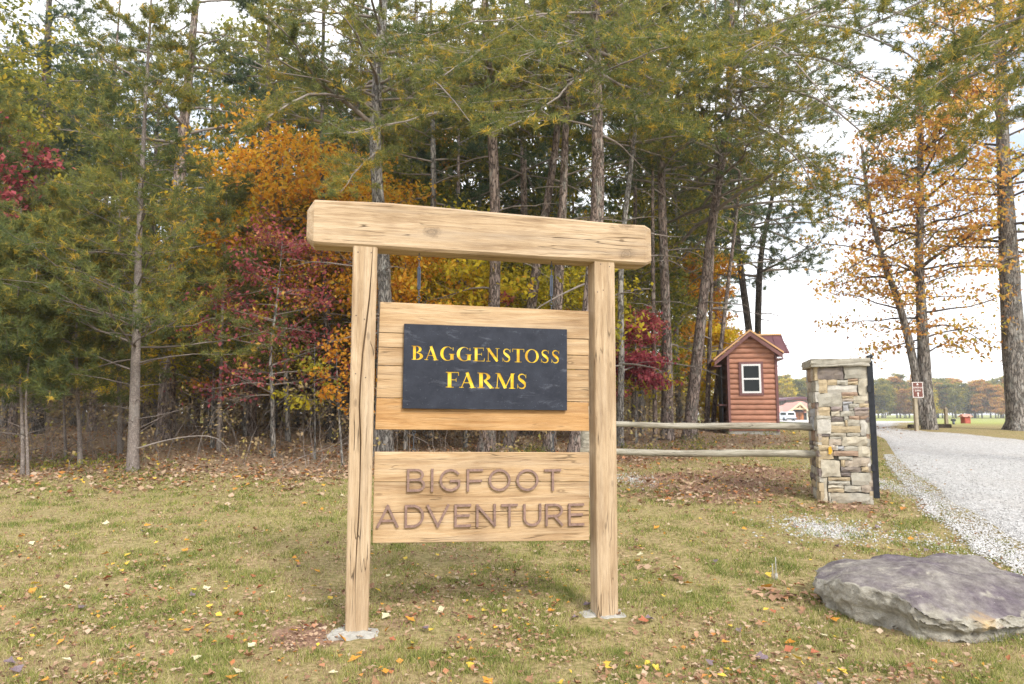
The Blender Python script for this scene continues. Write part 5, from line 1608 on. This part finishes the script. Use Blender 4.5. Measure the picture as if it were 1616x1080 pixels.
def tp(Y, *pts):                           # trunk line from pixels at one depth, standing on the ground
    L_ = [pt(px, py, Y) for px, py in pts]
    L_[0].z = T1(L_[0].x, L_[0].y)
    return L_
def extend(L_, top):                       # carry the line on upward to a height
    a, c = L_[-2], L_[-1]
    d = (c - a).normalized()
    d = Vector((d.x * .5, d.y * .5, d.z))
    k = (top - c.z) / d.z
    return L_ + [c + d * (k * .5), Vector((c.x + d.x * k * .8, c.y + d.y * k * .8, top))]
LEN = lambda a, c: (lambda t: a + (c - a) * t)
# ---- pines of the front row (position, lean and girth read from the photograph)
def front_pine(name, Y, pts, wpx, seed, label, t0=.38, nl=32, ll=(3.6, 1.6), nd=9, yell=.10, mat='needles', bark_m='bark_pine', top=17, extra=None, tufts=9, tint=None, subn=(13, .42, .95), dead_t=(.12, .45), fat=1.0):
    L_ = extend(tp(Y, *pts), top)
    r = wpx * Y / FPX / 2
    zv = CAMZ + 690 / FPX * Y
    tv = min(.95, max(t0 + .15, (zv - L_[0].z) / (top - L_[0].z)))
    return tree(name, L_, r, r * .22, seed, bark_m, label, 'tall pines along the wood edge', live=[dict(n=nl, t0=t0, t1=tv, length=LEN(*ll), elev=.12, droop=.22, up=.12), dict(n=9, t0=tv, t1=.98, length=LEN(*ll), elev=.2, droop=.2, up=.12, sub=(9, .42, .95), tufts=5)],
                dead=[dict(n=nd, t0=dead_t[0], t1=dead_t[1], length=LEN(1.7, 1.7), elev=.05, droop=.2, sub=(5, .4, .7))], leaf_mat=mat, sub=subn, tufts=tufts, tint=tint or ((.50, .36, yell + .04) if mat == 'needles' else (.45, .30, yell)), extra=extra, ln=.12 * fat, wd=.0065 * fat)
def limb(Y0, p0, pts, r, sn=(40, .25, .9), tu=12):
    r = r * .7
    return ([pt(*p0, Y0)] + [pt(px, py, y) for px, py, y in pts], r, True, sn, tu)
front_pine('tall_pine', 15.2, [(604, 722), (606, 690), (608, 430), (595, 300), (590, 220), (598, 100), (605, 0)], 30, 11, 'tall grey barked pine rising behind the cracked sign post', bark_m='bark_grey', nl=30, t0=.45,
           extra=[limb(15.2, (592, 200), [(545, 160, 14.6), (500, 130, 14.0), (465, 70, 13.2), (420, 20, 12.5)], .085), limb(15.2, (592, 170), [(540, 150, 14.2), (480, 145, 13.2), (420, 190, 12.4), (360, 215, 12.0)], .06),
                  limb(15.2, (600, 90), [(640, 95, 13), (690, 130, 11.4), (740, 190, 10.2)], .05), limb(15.2, (596, 240), [(570, 260, 13.4), (540, 300, 12)], .035)])
front_pine('tall_pine', 15.8, [(768, 722), (770, 690), (780, 490), (783, 340), (778, 240), (770, 100), (765, 0)], 25, 12, 'tall brown barked pine seen over the middle of the sign beam', nl=28, t0=.50,
           extra=[limb(15.8, (775, 150), [(720, 170, 13.6), (640, 190, 11.4), (560, 210, 10)], .06), limb(15.8, (772, 60), [(760, 80, 12.5), (700, 120, 10.3)], .05)])
front_pine('tall_pine', 17.0, [(802, 712), (812, 650), (838, 490), (848, 410), (862, 330), (876, 240), (888, 120), (895, 0)], 20, 13, 'leaning slender pine crossing behind the middle of the beam', nl=18, t0=.52)
front_pine('tall_pine', 16.4, [(866, 716), (869, 690), (879, 490), (888, 330), (893, 200), (896, 60), (897, 0)], 20, 14, 'straight pine trunk just left of the thick reddish pine', nl=20, t0=.52)
front_pine('tall_pine', 14.6, [(909, 728), (911, 690), (930, 490), (945, 330), (943, 200), (940, 0)], 29, 15, 'thickest reddish barked pine behind the uncracked sign post', nl=28, t0=.52,
           extra=[limb(14.6, (945, 170), [(970, 165, 12.6), (1030, 190, 10.6), (1090, 210, 9.4)], .05), limb(14.6, (942, 100), [(900, 130, 12), (850, 180, 10), (800, 200, 9)], .05), limb(14.6, (942, 120), [(960, 110, 12), (1010, 90, 10), (1080, 70, 9)], .05),
                  limb(14.6, (940, 40), [(930, 60, 11.5), (880, 70, 9.4), (820, 90, 8.4)], .045), limb(14.6, (943, 60), [(1000, 50, 12), (1080, 60, 10.3), (1150, 110, 9.2)], .045),
                  limb(14.6, (941, 20), [(900, 20, 11.4), (760, 30, 9.6), (680, 60, 8.8)], .045)])
front_pine('slender_pine', 17.2, [(978, 706), (979, 660), (981, 550), (978, 430), (986, 340), (1000, 230), (1010, 120), (1015, 0)], 12, 16, 'thin grey trunk with a knobbly burl just right of the sign frame', bark_m='bark_grey', nl=22, t0=.45, ll=(2.4, 1.2))
front_pine('slender_pine', 18.6, [(1034, 700), (1034, 660), (1031, 480), (1030, 360), (1030, 200), (1028, 50)], 8, 17, 'very thin straight pine between the sign and the hut', nl=18, t0=.5, ll=(2.0, 1.0))
front_pine('tall_pine', 19.0, [(1053, 697), (1053, 660), (1053, 560), (1046, 360), (1042, 220), (1045, 100), (1048, 0)], 20, 18, 'upright pine with scaly trunk between the thin pine and the leaning pine', nl=28, t0=.42, mat='needles_blue')
front_pine('leaning_pine', 19.2, [(1088, 694), (1092, 640), (1104, 527), (1119, 393), (1126, 340), (1140, 250), (1150, 180), (1155, 60)], 21, 19, 'pine with smooth leaning trunk nearest the hut', nl=48, t0=.38, mat='needles', ll=(4.6, 2.0),
           extra=[limb(19.2, (1148, 190), [(1200, 200, 17.5), (1260, 250, 15.4), (1300, 320, 14)], .07), limb(19.2, (1150, 150), [(1220, 130, 16.5), (1320, 170, 14), (1400, 250, 12.6)], .08), limb(19.2, (1152, 110), [(1240, 80, 16), (1340, 100, 13), (1450, 180, 11.6)], .08),
                  limb(19.2, (1145, 220), [(1190, 260, 18), (1250, 330, 17), (1300, 360, 16)], .05), limb(19.2, (1154, 70), [(1260, 30, 15), (1400, 60, 12), (1500, 140, 10.8)], .08), limb(19.2, (1140, 250), [(1100, 150, 18), (1060, 130, 16)], .06),
                  limb(19.2, (1154, 60), [(1300, 10, 14), (1450, 20, 11.5), (1570, 80, 10.4)], .07), limb(19.2, (1154, 80), [(1200, 60, 15), (1260, 100, 12.5), (1330, 190, 11)], .06), limb(19.2, (1150, 140), [(1180, 180, 17), (1230, 210, 15.2), (1330, 300, 14)], .06)])
front_pine('slender_pine', 22, [(1115, 684), (1116, 660), (1122, 480), (1126, 340), (1130, 200)], 8, 20, 'thin dark pine stem between the leaning pine and the hut', nl=18, t0=.45, mat='needles_blue', ll=(2.2, 1.2))
front_pine('slender_pine', 22.5, [(1124, 683), (1126, 660), (1134, 580), (1150, 440), (1165, 320)], 8, 21, 'thin slanting pine stem touching the hut eave', nl=16, t0=.45, mat='needles_blue', ll=(2.0, 1.0))
front_pine('forked_pine', 29, [(1190, 665), (1190, 600), (1182, 520), (1167, 410), (1160, 350), (1154, 280), (1150, 150)], 15, 22, 'dark pine trunk rising behind the hut roof', nl=44, t0=.36, mat='needles_blue', ll=(4.6, 2.0), bark_m='bark_dark', top=20, fat=1.5)
front_pine('forked_pine', 29.5, [(1196, 665), (1196, 600), (1196, 520), (1198, 427), (1206, 370), (1222, 300), (1235, 180)], 13, 23, 'dark pine trunk behind the hut leaning toward the drive', nl=44, t0=.36, mat='needles_blue', ll=(4.6, 2.0), bark_m='bark_dark', top=19, fat=1.5)
front_pine('slender_pine', 19.5, [(676, 695), (676, 660), (676, 480), (685, 330), (682, 150), (680, 0)], 14, 24, 'slim grey pine seen between beam and slate board', bark_m='bark_grey', nl=26, t0=.45, ll=(2.8, 1.4))
front_pine('tall_pine', 19.0, [(262, 694), (263, 650), (266, 540), (272, 470), (285, 250), (298, 120), (310, 0)], 27, 25, 'stout dark pine deep in the wood behind the young pine', nl=36, t0=.24, ll=(4.2, 1.8), mat='needles', yell=.08, top=18)
front_pine('tall_pine', 21, [(57, 690), (60, 640), (64, 560), (70, 420), (75, 200), (78, 0)], 21, 26, 'dark trunked pine behind the twin saplings', nl=32, t0=.22, ll=(4.4, 1.8), mat='needles_blue', bark_m='bark_dark', top=17)
front_pine('slender_pine', 18, [(521, 690), (521, 640), (517, 520), (510, 400), (508, 250), (510, 60)], 13, 27, 'dark slender trunk just left of the cracked sign post', bark_m='bark_dark', nl=22, t0=.5, ll=(2.6, 1.2))
front_pine('tall_pine', 11.5, [(1905, 770), (1900, 600), (1890, 300), (1880, 0)], 34, 28, 'tall pine standing across the drive whose limbs reach over it', nl=14, t0=.40, ll=(3.0, 1.6), top=15,
           extra=[limb(11.5, (1885, 60), [(1760, 0, 11.2), (1600, 20, 10.8), (1480, 110, 10.6)], .07), limb(11.5, (1886, 120), [(1780, 60, 11), (1650, 90, 10.6), (1540, 190, 10.4)], .06), limb(11.5, (1880, 0), [(1700, -70, 11), (1500, -20, 10.2), (1330, 60, 10)], .07), limb(11.5, (1880, -30), [(1640, -110, 10.6), (1400, -40, 9.8), (1240, 30, 9.6)], .07), limb(11.5, (1880, 20), [(1740, -20, 10.6), (1580, 60, 9.8), (1440, 160, 9.4)], .06), limb(11.5, (1880, -60), [(1600, -130, 10), (1360, -20, 9.2), (1180, 80, 8.8)], .07), limb(11.5, (1884, 130), [(1760, 110, 12), (1620, 170, 12.2), (1500, 260, 12.4)], .05), limb(11.5, (1884, 80), [(1720, 40, 11.5), (1560, 100, 11.4), (1400, 200, 11.2)], .06)])
# ---- young pines at the lawn edge, foliage down low
def young_pine(Y, pts, wpx, seed, top, label, t0, nl, ll, dead_n=8, tint=(.44, .32, .10), tufts=6, mat='needles', dt=(.05, .35)):
    L_ = extend(tp(Y, *pts), top)
    r = wpx * Y / FPX / 2
    return tree('young_pine', L_, r, r * .16, seed, 'bark_young', label, 'young pines at the lawn edge', live=[dict(n=nl, t0=t0, t1=.99, length=LEN(*ll), elev=.25, droop=.05, up=.12, jit=.14)],
                dead=[dict(n=dead_n, t0=dt[0], t1=dt[1], lr=.2, length=LEN(1.0, 1.2), elev=.35, droop=.1, sub=(4, .35, .6))], leaf_mat=mat, tufts=tufts, sub=(12, .45, .9), tint=tint, twig='twig_mid', limb_r=.17)
young_pine(12.4, [(209, 749), (212, 650), (216, 500), (220, 350), (225, 250)], 17, 31, 9.5, 'young pine with pale bare lower trunk and dead side branches', .22, 78, (2.5, .7), 12, tint=(.45, .34, .14))
young_pine(12.1, [(36, 746), (36, 700), (34, 640), (30, 560), (28, 500)], 6, 32, 5.2, 'straighter stem of the twin pine saplings', .30, 44, (1.5, .5), 4)
young_pine(12.0, [(44, 752), (43, 700), (40, 640), (46, 560), (52, 500)], 5, 33, 4.6, 'thinner crooked stem of the twin pine saplings', .32, 36, (1.3, .5), 4, tint=(.5, .35, .12))
young_pine(13.4, [(127, 728), (126, 690), (123, 640), (120, 560)], 7, 34, 5.8, 'pine sapling between the twin saplings and the young pine', .26, 46, (1.7, .5), 5, tint=(.48, .35, .14))
young_pine(14.2, [(104, 728), (101, 640), (99, 560)], 5, 35, 6.2, 'thin pine sapling standing behind its neighbour in the leaf litter', .3, 40, (1.7, .6), 4)
young_pine(13.6, [(-60, 735), (-60, 640), (-58, 500)], 12, 36, 8.5, 'leafy young pine at the far edge of the lawn', .18, 80, (2.6, .8), 4, tint=(.40, .32, .10))
young_pine(15.5, [(190, 718), (190, 650), (186, 520)], 9, 37, 8.0, 'dark young pine close behind the pale trunked one', .2, 66, (2.3, .7), 5, tint=(.40, .3, .10))
young_pine(16, [(345, 712), (347, 640), (350, 520)], 8, 38, 7.2, 'young pine mixed with the crimson maple', .22, 56, (2.0, .6), 5, tint=(.42, .3, .08))
# ---- broadleaf trees
def broad(name, Y, pts, wpx, seed, top, mat, label, t0=.3, nl=26, ll=(2.2, 1.2), elev=.35, cfg=None, sub=(9, .45, .8), tufts=5, tint=(.5, .35, .0), bark_m='bark_grey', group='autumn trees in the wood', stems=(), extra=None, twig='twig_grey', live=None, flare=.35, r1=.15):
    L_ = extend(tp(Y, *pts), top)
    r = wpx * Y / FPX / 2
    return tree(name, L_, r, r * r1, seed, bark_m, label, group, live=live or [dict(n=nl, t0=t0, t1=.98, length=LEN(*ll), elev=elev, droop=.05, up=.05, jit=.12)], leaf_mat=mat, sub=sub, tufts=tufts, tint=tint,
                leafcfg=cfg or dict(k=4, rad=.14, size=.11), stems=stems, extra=extra, twig=twig, flare=flare)
broad('red_maple', 14.6, [(432, 712), (430, 640), (426, 560), (440, 450)], 8, 51, 5.4, 'leaf_red', 'dark crimson maple left of the sign frame', .30, 34, (1.9, .9), .15, dict(k=2, rad=.18, size=.10, flat=.35), tint=(.48, .45, .06), group=None)
broad('orange_maple', 18.2, [(455, 695), (450, 560), (445, 420)], 9, 52, 8.9, 'leaf_orange', 'tall golden orange maple glowing above the crimson maple', .36, 46, (3.6, 2.0), .3, dict(k=4, rad=.24, size=.15), tint=(.55, .35, 0), group=None)
broad('orange_maple', 19.6, [(560, 690), (556, 560), (552, 420)], 8, 63, 9.0, 'leaf_orange', 'golden maple whose crown shows just above the cracked sign post', .36, 40, (3.0, 1.6), .3, dict(k=4, rad=.24, size=.15), tint=(.68, .35, 0), group=None)
broad('yellow_maple', 16.8, [(335, 705), (338, 560), (342, 440)], 6, 64, 6.8, 'leaf_yellow', 'thin gold leaved maple between the young pine and the crimson maple', .30, 26, (2.2, 1.2), .25, dict(k=3, rad=.2, size=.13), tint=(.7, .4, 0), group=None)
broad('yellow_maple', 17.2, [(735, 700), (735, 560), (738, 460)], 7, 53, 6.4, 'leaf_yellow', 'yellow leaved maple filling the gap under the sign beam', .25, 40, (2.2, 1.2), .25, dict(k=5, rad=.2, size=.15), tint=(.5, .4, 0), group=None)
broad('yellow_maple', 18.2, [(905, 695), (903, 560), (900, 470)], 7, 54, 5.6, 'leaf_yellow', 'yellow green maple behind the uncracked sign post', .25, 34, (2.2, 1.2), .25, dict(k=5, rad=.2, size=.14), tint=(.35, .35, 0), group=None)
broad('orange_maple', 16.4, [(640, 705), (642, 560), (640, 460)], 7, 55, 5.9, 'leaf_orange', 'orange leaved sapling right of the cracked sign post', .25, 34, (1.8, 1.0), .25, dict(k=5, rad=.18, size=.13), tint=(.6, .35, 0), group=None)
broad('dogwood', 18.0, [(1004, 690), (1003, 640), (1003, 560)], 5, 56, 4.3, 'leaf_pink', 'rose red dogwood glowing right of the sign frame', .42, 18, (.75, .5), .05, dict(k=5, rad=.14, size=.12, flat=.25), tint=(.5, .4, 0), group=None)
broad('red_maple', 13.8, [(-15, 735), (-12, 560), (0, 380)], 7, 57, 7.6, 'leaf_pink', 'rose red maple crown at the far edge of the lawn', .62, 15, (1.5, .9), .2, dict(k=3, rad=.15, size=.13, flat=.4), tint=(.45, .4, 0), group=None)
broad('yellow_maple', 17.5, [(-70, 710), (-60, 500), (-40, 250)], 12, 58, 12, 'leaf_green', 'tall green and yellow maple at the far edge of the lawn', .35, 50, (3.4, 1.8), .3, dict(k=5, rad=.22, size=.15), tint=(.55, .4, 0), group=None)
broad('sweetgum', 13.2, [(540, 738), (538, 690), (534, 650)], 4, 59, 3.1, 'leaf_orange', 'small peach and orange leaved sapling touching the sign post', .35, 9, (.6, .4), .2, dict(k=4, rad=.09, size=.10), sub=(4, .45, .8), tufts=3, tint=(.45, .45, 0), group=None)
broad('sweetgum', 14.4, [(497, 716), (497, 670), (496, 620)], 4, 60, 3.0, 'leaf_yellow', 'small lime yellow sapling beneath the crimson maple', .5, 9, (.8, .5), .15, dict(k=4, rad=.1, size=.11), sub=(4, .45, .8), tufts=3, tint=(.35, .35, 0), group=None)
broad('yellow_maple', 24, [(1143, 674), (1142, 640), (1140, 600)], 4, 61, 4.4, 'leaf_yellow', 'bright yellow sapling against the dark side of the hut', .12, 26, (.8, .5), .3, dict(k=5, rad=.14, size=.14), tint=(.75, .3, 0), group=None)
broad('red_maple', 16.5, [(775, 708), (782, 600), (781, 480)], 3, 62, 4.6, 'leaf_pink', 'few bright pink leaves on a thin stem before the middle pine', .70, 7, (.35, .3), .3, dict(k=4, rad=.08, size=.12), sub=(3, .4, .6), tufts=2, tint=(.6, .3, 0), group=None)
# ---- oaks by the drive
oc = dict(k=4, rad=.24, size=.15, flat=.5, droop=.5)
ob = gp(1467, 678)
oP = [(1467, 679), (1464, 660), (1460, 600), (1453, 480), (1450, 400), (1453, 330), (1452, 220), (1450, 100)]
oS = [pt(px, py, ob.y + .05) for px, py in ((1458, 672), (1452, 640), (1445, 590), (1433, 530), (1416, 470), (1400, 430), (1387, 390), (1370, 320), (1360, 230))]
yo = ob.y
broad('double_oak', yo, oP, 21, 71, 13.5, 'leaf_oak', 'double trunked oak with thin rusty orange foliage beside the drive', sub=(9, .40, .8), tufts=5, cfg=oc, tint=(.5, .42, 0), bark_m='bark_oak', group=None, twig='twig_dark', r1=.25,
      stems=[(oS, .155, .05)],
      live=[dict(n=16, t0=.22, t1=.46, length=LEN(2.2, 2.6), elev=.15, droop=.15, up=.05, jit=.14, sub=(8, .42, .8), tufts=4), dict(n=34, t0=.44, t1=.98, length=LEN(4.0, 1.8), elev=.35, droop=.1, up=.05, jit=.14, tufts=6), dict(line=1, n=20, t0=.35, t1=.98, length=LEN(2.0, 2.6), elev=.3, droop=.12, up=0, jit=.14, tufts=4)],
      extra=[([pt(1452, 425, yo), pt(1480, 400, yo - .5), pt(1530, 375, yo - 1), pt(1570, 340, yo - 1.2)], .07, True, (16, .4, .8), 6), ([pt(1450, 440, yo), pt(1425, 410, yo - .3), pt(1370, 400, yo - 1), pt(1310, 450, yo - 1.5)], .05, True, (12, .4, .8), 4), ([pt(1455, 520, yo), pt(1490, 510, yo), pt(1540, 530, yo), pt(1575, 560, yo)], .04, True, (12, .4, .8), 4), ([pt(1458, 560, yo), pt(1490, 540, yo), pt(1520, 545, yo)], .035, True, (10, .4, .8), 5)])
bb_ = gp(1610, 679)
broad('big_oak', bb_.y, [(1610, 680), (1607, 650), (1600, 560), (1594, 450), (1588, 330), (1583, 250), (1580, 100), (1576, 0)], 37, 72, 16, 'leaf_oak', 'stout grey oak with flared base and orange crown at the drive edge', sub=(10, .40, .8), tufts=6, cfg=oc, tint=(.68, .48, 0), bark_m='bark_oak', group=None, twig='twig_dark', flare=.6, r1=.3,
      live=[dict(n=16, t0=.36, t1=.55, length=LEN(3.2, 3.6), elev=.1, droop=.1, up=0, jit=.14), dict(n=40, t0=.52, t1=.98, length=LEN(4.6, 2.2), elev=.35, droop=.1, up=.05, jit=.14)])

# ---- prototypes for the wood behind, then copies
def copy_tree(o, loc, rz, sc_, label=None, group=None):
    c = o.copy(); COL.objects.link(c)
    c.location = loc; c.rotation_euler = (0, 0, rz); c.scale = (sc_, sc_, sc_)
    if label: c['label'] = label
    if group: c['group'] = group
    for ch in o.children:
        d = ch.copy(); COL.objects.link(d); d.parent = c
    return c
GRP = 'trees standing deep in the wood'
def proto(kind, seed):
    if kind == 'pine':
        return tree('background_pine', [(0, 0, 0), (.05, 0, 5), (.2, .1, 10), (.1, 0, 17)], .15, .03, seed, 'bark_pine', 'tall bare stemmed pine standing deep in the wood', GRP, live=[dict(n=30, t0=.42, t1=.98, length=LEN(3.0, 1.2), elev=.12, droop=.2, up=.1)],
                    dead=[dict(n=9, t0=.1, t1=.45, length=LEN(1.5, 1.5), elev=0, droop=.2, sub=(4, .4, .7))], leaf_mat='needles_blue', K=11, ln=.17, wd=.010, sub=(11, .42, .95), tufts=8, tint=(.40, .3, .04))
    mats = {'tallgreen': ('leaf_green', 'tall olive and yellow leaved tree deep in the wood'), 'tallorange': ('leaf_orange', 'tall orange leaved tree deep in the wood'), 'yellow': ('leaf_yellow', 'yellow leaved understory tree deep in the wood'), 'green': ('leaf_green', 'green and yellow leaved understory tree deep in the wood'), 'orange': ('leaf_orange', 'orange leaved understory tree deep in the wood'), 'brown': ('leaf_brown', 'brown leaved beech standing deep in the wood')}
    m, lab = mats[kind]
    if kind.startswith('tall'):
        return tree('background_tree', [(0, 0, 0), (.1, 0, 4), (-.2, .1, 9), (.1, 0, 16)], .16, .03, seed, 'bark_grey', lab, GRP, live=[dict(n=60, t0=.30, t1=.98, length=LEN(3.6, 1.6), elev=.4, droop=.05, up=.05, jit=.12)], leaf_mat=m, sub=(9, .45, .8), tufts=5, tint=(.5, .45, 0), leafcfg=dict(k=4, rad=.28, size=.21))
    return tree('understory_tree', [(0, 0, 0), (.05, 0, 2), (-.1, .1, 4), (.1, 0, 8)], .08, .015, seed, 'bark_grey', lab, GRP, live=[dict(n=34, t0=.22, t1=.98, length=LEN(2.4, 1.0), elev=.3, droop=.05, up=.05, jit=.12)], leaf_mat=m, sub=(9, .45, .8), tufts=5, tint=(.5, .4, 0), leafcfg=dict(k=4, rad=.2, size=.17))
rs = random.Random(5)
def wood_spot(y0, y1, lo, hi):
    while True:
        y = rs.uniform(y0, y1); x = rs.uniform(lo, hi) * y
        if y > float(line_edge(x)) + 3.0: return x, y
plan = [('tallgreen', 87, 34, 24, 58, -.95, .26), ('tallorange', 88, 9, 22, 45, -.75, .15), ('pine', 81, 34, 24, 60, -.95, .33), ('pine', 86, 22, 22, 48, -.95, .30), ('green', 82, 34, 19, 62, -.95, .33), ('yellow', 83, 22, 20, 55, -.6, .33), ('orange', 84, 16, 19, 50, -.7, .30), ('brown', 85, 44, 21, 70, -.95, .12)]
for kind, seed, cnt, y0, y1, lo, hi in plan:
    p0 = proto(kind, seed)
    for i in range(cnt):
        x, y = wood_spot(y0, y1, lo, hi)
        s_ = rs.uniform(.8, 1.15) * (.8 if kind != 'pine' else 1)
        if i == 0:
            p0.location = (x, y, T1(x, y) - .05); p0.scale = (s_,) * 3
        else:
            copy_tree(p0, (x, y, T1(x, y) - .05), rs.uniform(0, 6.28), s_)

pine_src = [o for o in COL.objects if o.name.startswith('background_pine')][0]
tall_src = [o for o in COL.objects if o.name.startswith('background_tree')][0]
for i_, px_ in enumerate((25, 150, 235, 400, 545, 650, 830, 1000)):
    Y_ = 19.5 + (i_ * 37 % 11) * .55
    x_ = (px_ - 808) / FPX * Y_
    copy_tree(pine_src, (x_, Y_, T1(x_, Y_) - .05), i_ * 1.7, .82 + (i_ * 29 % 7) * .04)
for i_, px_ in enumerate((10, 120, 280, 390, 500, 620, 740, 870, 1010)):
    Y_ = 24 + (i_ * 31 % 7) * 1.1
    x_ = (px_ - 808) / FPX * Y_
    copy_tree(tall_src, (x_, Y_, T1(x_, Y_) - .05), i_ * 2.1, .8 + (i_ * 23 % 5) * .06)
# ---- thin bare saplings and brush on the wood floor
g = Geo()
n = 1200
X = RNG.uniform(-.85, .28, n); Y = RNG.uniform(12.5, 40, n); X = X * Y
k = Y > line_edge(X) + .4
X, Y = X[k], Y[k]; n = len(X)
s = np.linspace(0, 1, 6)
h = RNG.uniform(.5, 2.6, n) * np.clip((Y - line_edge(X)) / 2.0, .35, 1); a = RNG.uniform(0, 6.28, n); bend = RNG.uniform(.1, 1.1, n) * h
Q = np.stack([X[:, None] + np.cos(a)[:, None] * bend[:, None] * s ** 2, Y[:, None] + np.sin(a)[:, None] * bend[:, None] * s ** 2, (terr(X, Y) - .05)[:, None] + h[:, None] * (s - .25 * s ** 3)], -1)
Q[:, 1:] += RNG.normal(0, .02, Q[:, 1:].shape)
btube(g, Q, RNG.uniform(.003, .010, n)[:, None] * (1 - .7 * s), 3)
C, l2, t2 = subs_from(Q, h, RNG, 5, .25, 1, .4, .9, 3)
btube(g, C, np.full((len(C), 3), .0028) * np.array([1, .7, .4]), 3)
tag(g.obj('brush', 'twig_grey', None, True, False), 'tangle of thin bare grey stems on the wood floor', 'brush', None, 'stuff')
g = Geo()
sel = RNG.random(len(C)) < .5
P_, D_ = along(C[sel], RNG, 3, .4, 1, .05)
leaves(g, P_, RNG, 2, .07, .085, tint3(RNG, .45, .4, .1), .6, .3)
tag(g.obj('brush_leaves', 'leaf_brown'), 'sparse brown and tan leaves hanging in the brush', 'leaves', None, 'stuff')
# thicket that closes the view low down, deep in the wood
g = Geo()
n = 15000
Y = RNG.uniform(22, 75, n); X = RNG.uniform(-.95, .30, n) * Y
k = (Y > line_edge(X) + 6) & (fnoise(X, Y, 4.0, 3, 71) > .38)
X, Y = X[k], Y[k]
P_ = np.stack([X, Y, terr(X, Y) + RNG.uniform(.05, 1, len(X)) ** 1.3 * (1.2 + Y * .05)], -1)
leaves(g, P_, RNG, 2, .25, .26, tint3(RNG, .45, .45, .1), .7, .3)
n = 8000
Y = RNG.uniform(44, 78, n); X = RNG.uniform(-.95, .24, n) * Y
leaves(g, np.stack([X, Y, terr(X, Y) + RNG.uniform(.1, 1, n) ** 1.4 * 5.0], -1), RNG, 2, .4, .6, tint3(RNG, .45, .45, .1), .7, .3)
tag(g.obj('thicket', 'leaf_brown'), 'dull brown and olive thicket deep in the wood', 'thicket', None, 'stuff')
# green edge weeds
g = Geo()
n = 1500
X = RNG.uniform(-.8, .45, n); Y = RNG.uniform(11, 24, n); X = X * Y
e = Y - line_edge(X)
k = (e > -.3) & (e < 2.4) & (fnoise(X, Y, 1.6, 3, 51) > .5)
P_ = np.stack([X[k], Y[k], terr(X[k], Y[k]) + .08], -1)
P_ = np.repeat(P_, 5, 0) + RNG.normal(0, .10, (len(P_) * 5, 3)) * np.array([1, 1, .5])
leaves(g, P_, RNG, 4, .05, .075, tint3(RNG, .32, .3, .06), .8, -.5, .3)
tag(g.obj('edge_weeds', 'leaf_green'), 'low green weeds at the foot of the wood edge', 'weeds', None, 'stuff')
# named dead branches arching over the lawn edge
for i, (Y, pts, r, lab) in enumerate([(12.35, ((217, 708), (260, 695), (310, 687), (345, 690), (362, 712)), .016, 'long pale dead branch arching from the young pine over the leaves'), (13.0, ((500, 738), (520, 712), (545, 700)), .009, 'pale bent twig beside the sign post foot'),
                                      (12.6, ((430, 752), (470, 722), (520, 708), (548, 690)), .009, 'pale thin briar arching out of the litter')]):
    P_ = smooth_line(np.array([tuple(pt(px, py, Y)) for px, py in pts]), 2)
    P_[0, 2] = min(P_[0, 2], T1(P_[0, 0], P_[0, 1]) + .5)
    g = Geo(); P_, _ = resample(P_, 12)
    btube(g, P_[None], (r * (1 - .7 * np.linspace(0, 1, 12)))[None], 5)
    C, l2, t2 = subs_from(P_[None], np.array([1.2]), RNG, 5, .3, 1, .3, .8)
    btube(g, C, np.full((len(C), 4), .003) * np.array([1, .8, .6, .4]), 3)
    tag(g.obj('dead_branch', 'twig_grey', None, True, False), lab, 'branch')

# ---- far tree line across the field
FG = 'trees along the far edge of the field'
far_p = []
for i, (m, lab) in enumerate([('leaf_yellow', 'pale yellow autumn tree along the far edge of the field'), ('leaf_oak', 'orange brown autumn tree along the far edge of the field'), ('leaf_green', 'green and yellow tree along the far edge of the field'), ('leaf_green', 'tall olive tree along the far edge of the field')]):
    far_p.append(tree('far_tree', [(0, 0, 0), (.1, 0, 4), (-.1, .1, 8), (0, 0, 12.5)], .22, .03, 91 + i, 'bark_grey', lab, FG, live=[dict(n=46, t0=.16, t1=.98, length=LEN(4.4, 1.6), elev=.3, droop=.05, up=.05, jit=.12)], leaf_mat=m, sub=(9, .45, .8), tufts=5, tint=(.5, .4, 0), leafcfg=dict(k=3, rad=.42, size=.55)))
first = [True] * 4
i = 0
px = 1205.0
while px < 1660:
    for row in (0, 1):
        kk = rs.choice((0, 0, 1, 1, 2, 2, 3) if row == 0 else (0, 1, 2, 2, 3))
        Y = (238 if row == 0 else 262) + rs.uniform(-8, 8)
        x = (px + rs.uniform(-9, 9) - 808) / FPX * Y
        z = T1(x, Y) - .1
        s_ = rs.uniform(.78, 1.12) * (1.0 if row == 0 else 1.18)
        if first[kk]:
            far_p[kk].location = (x, Y, z); far_p[kk].scale = (s_,) * 3; first[kk] = False
        else:
            copy_tree(far_p[kk], (x, Y, z), rs.uniform(0, 6.28), s_)
    px += rs.uniform(7, 12)

# ---------------------------------------------------------------- thin air: one even haze round everything
bm = bmesh.new()
box_bm(bm, -605, 605, -155, 705, -3.0, 24.0)
hz_o = bobj('haze', bm, 'dark_core')
hz_o.data.materials.clear()
m = bpy.data.materials.new('haze_air')
m.use_nodes = True
t_ = m.node_tree
t_.nodes.clear()
o_n = t_.nodes.new('ShaderNodeOutputMaterial')
pv = t_.nodes.new('ShaderNodeVolumePrincipled')
pv.inputs['Color'].default_value = (0.93, 0.95, 0.98, 1)
pv.inputs['Density'].default_value = 0.0007
pv.inputs['Anisotropy'].default_value = 0.2
t_.links.new(pv.outputs[0], o_n.inputs['Volume'])
hz_o.data.materials.append(m)
tag(hz_o, 'thin pale autumn haze in the air over the field', 'haze', None, 'stuff')
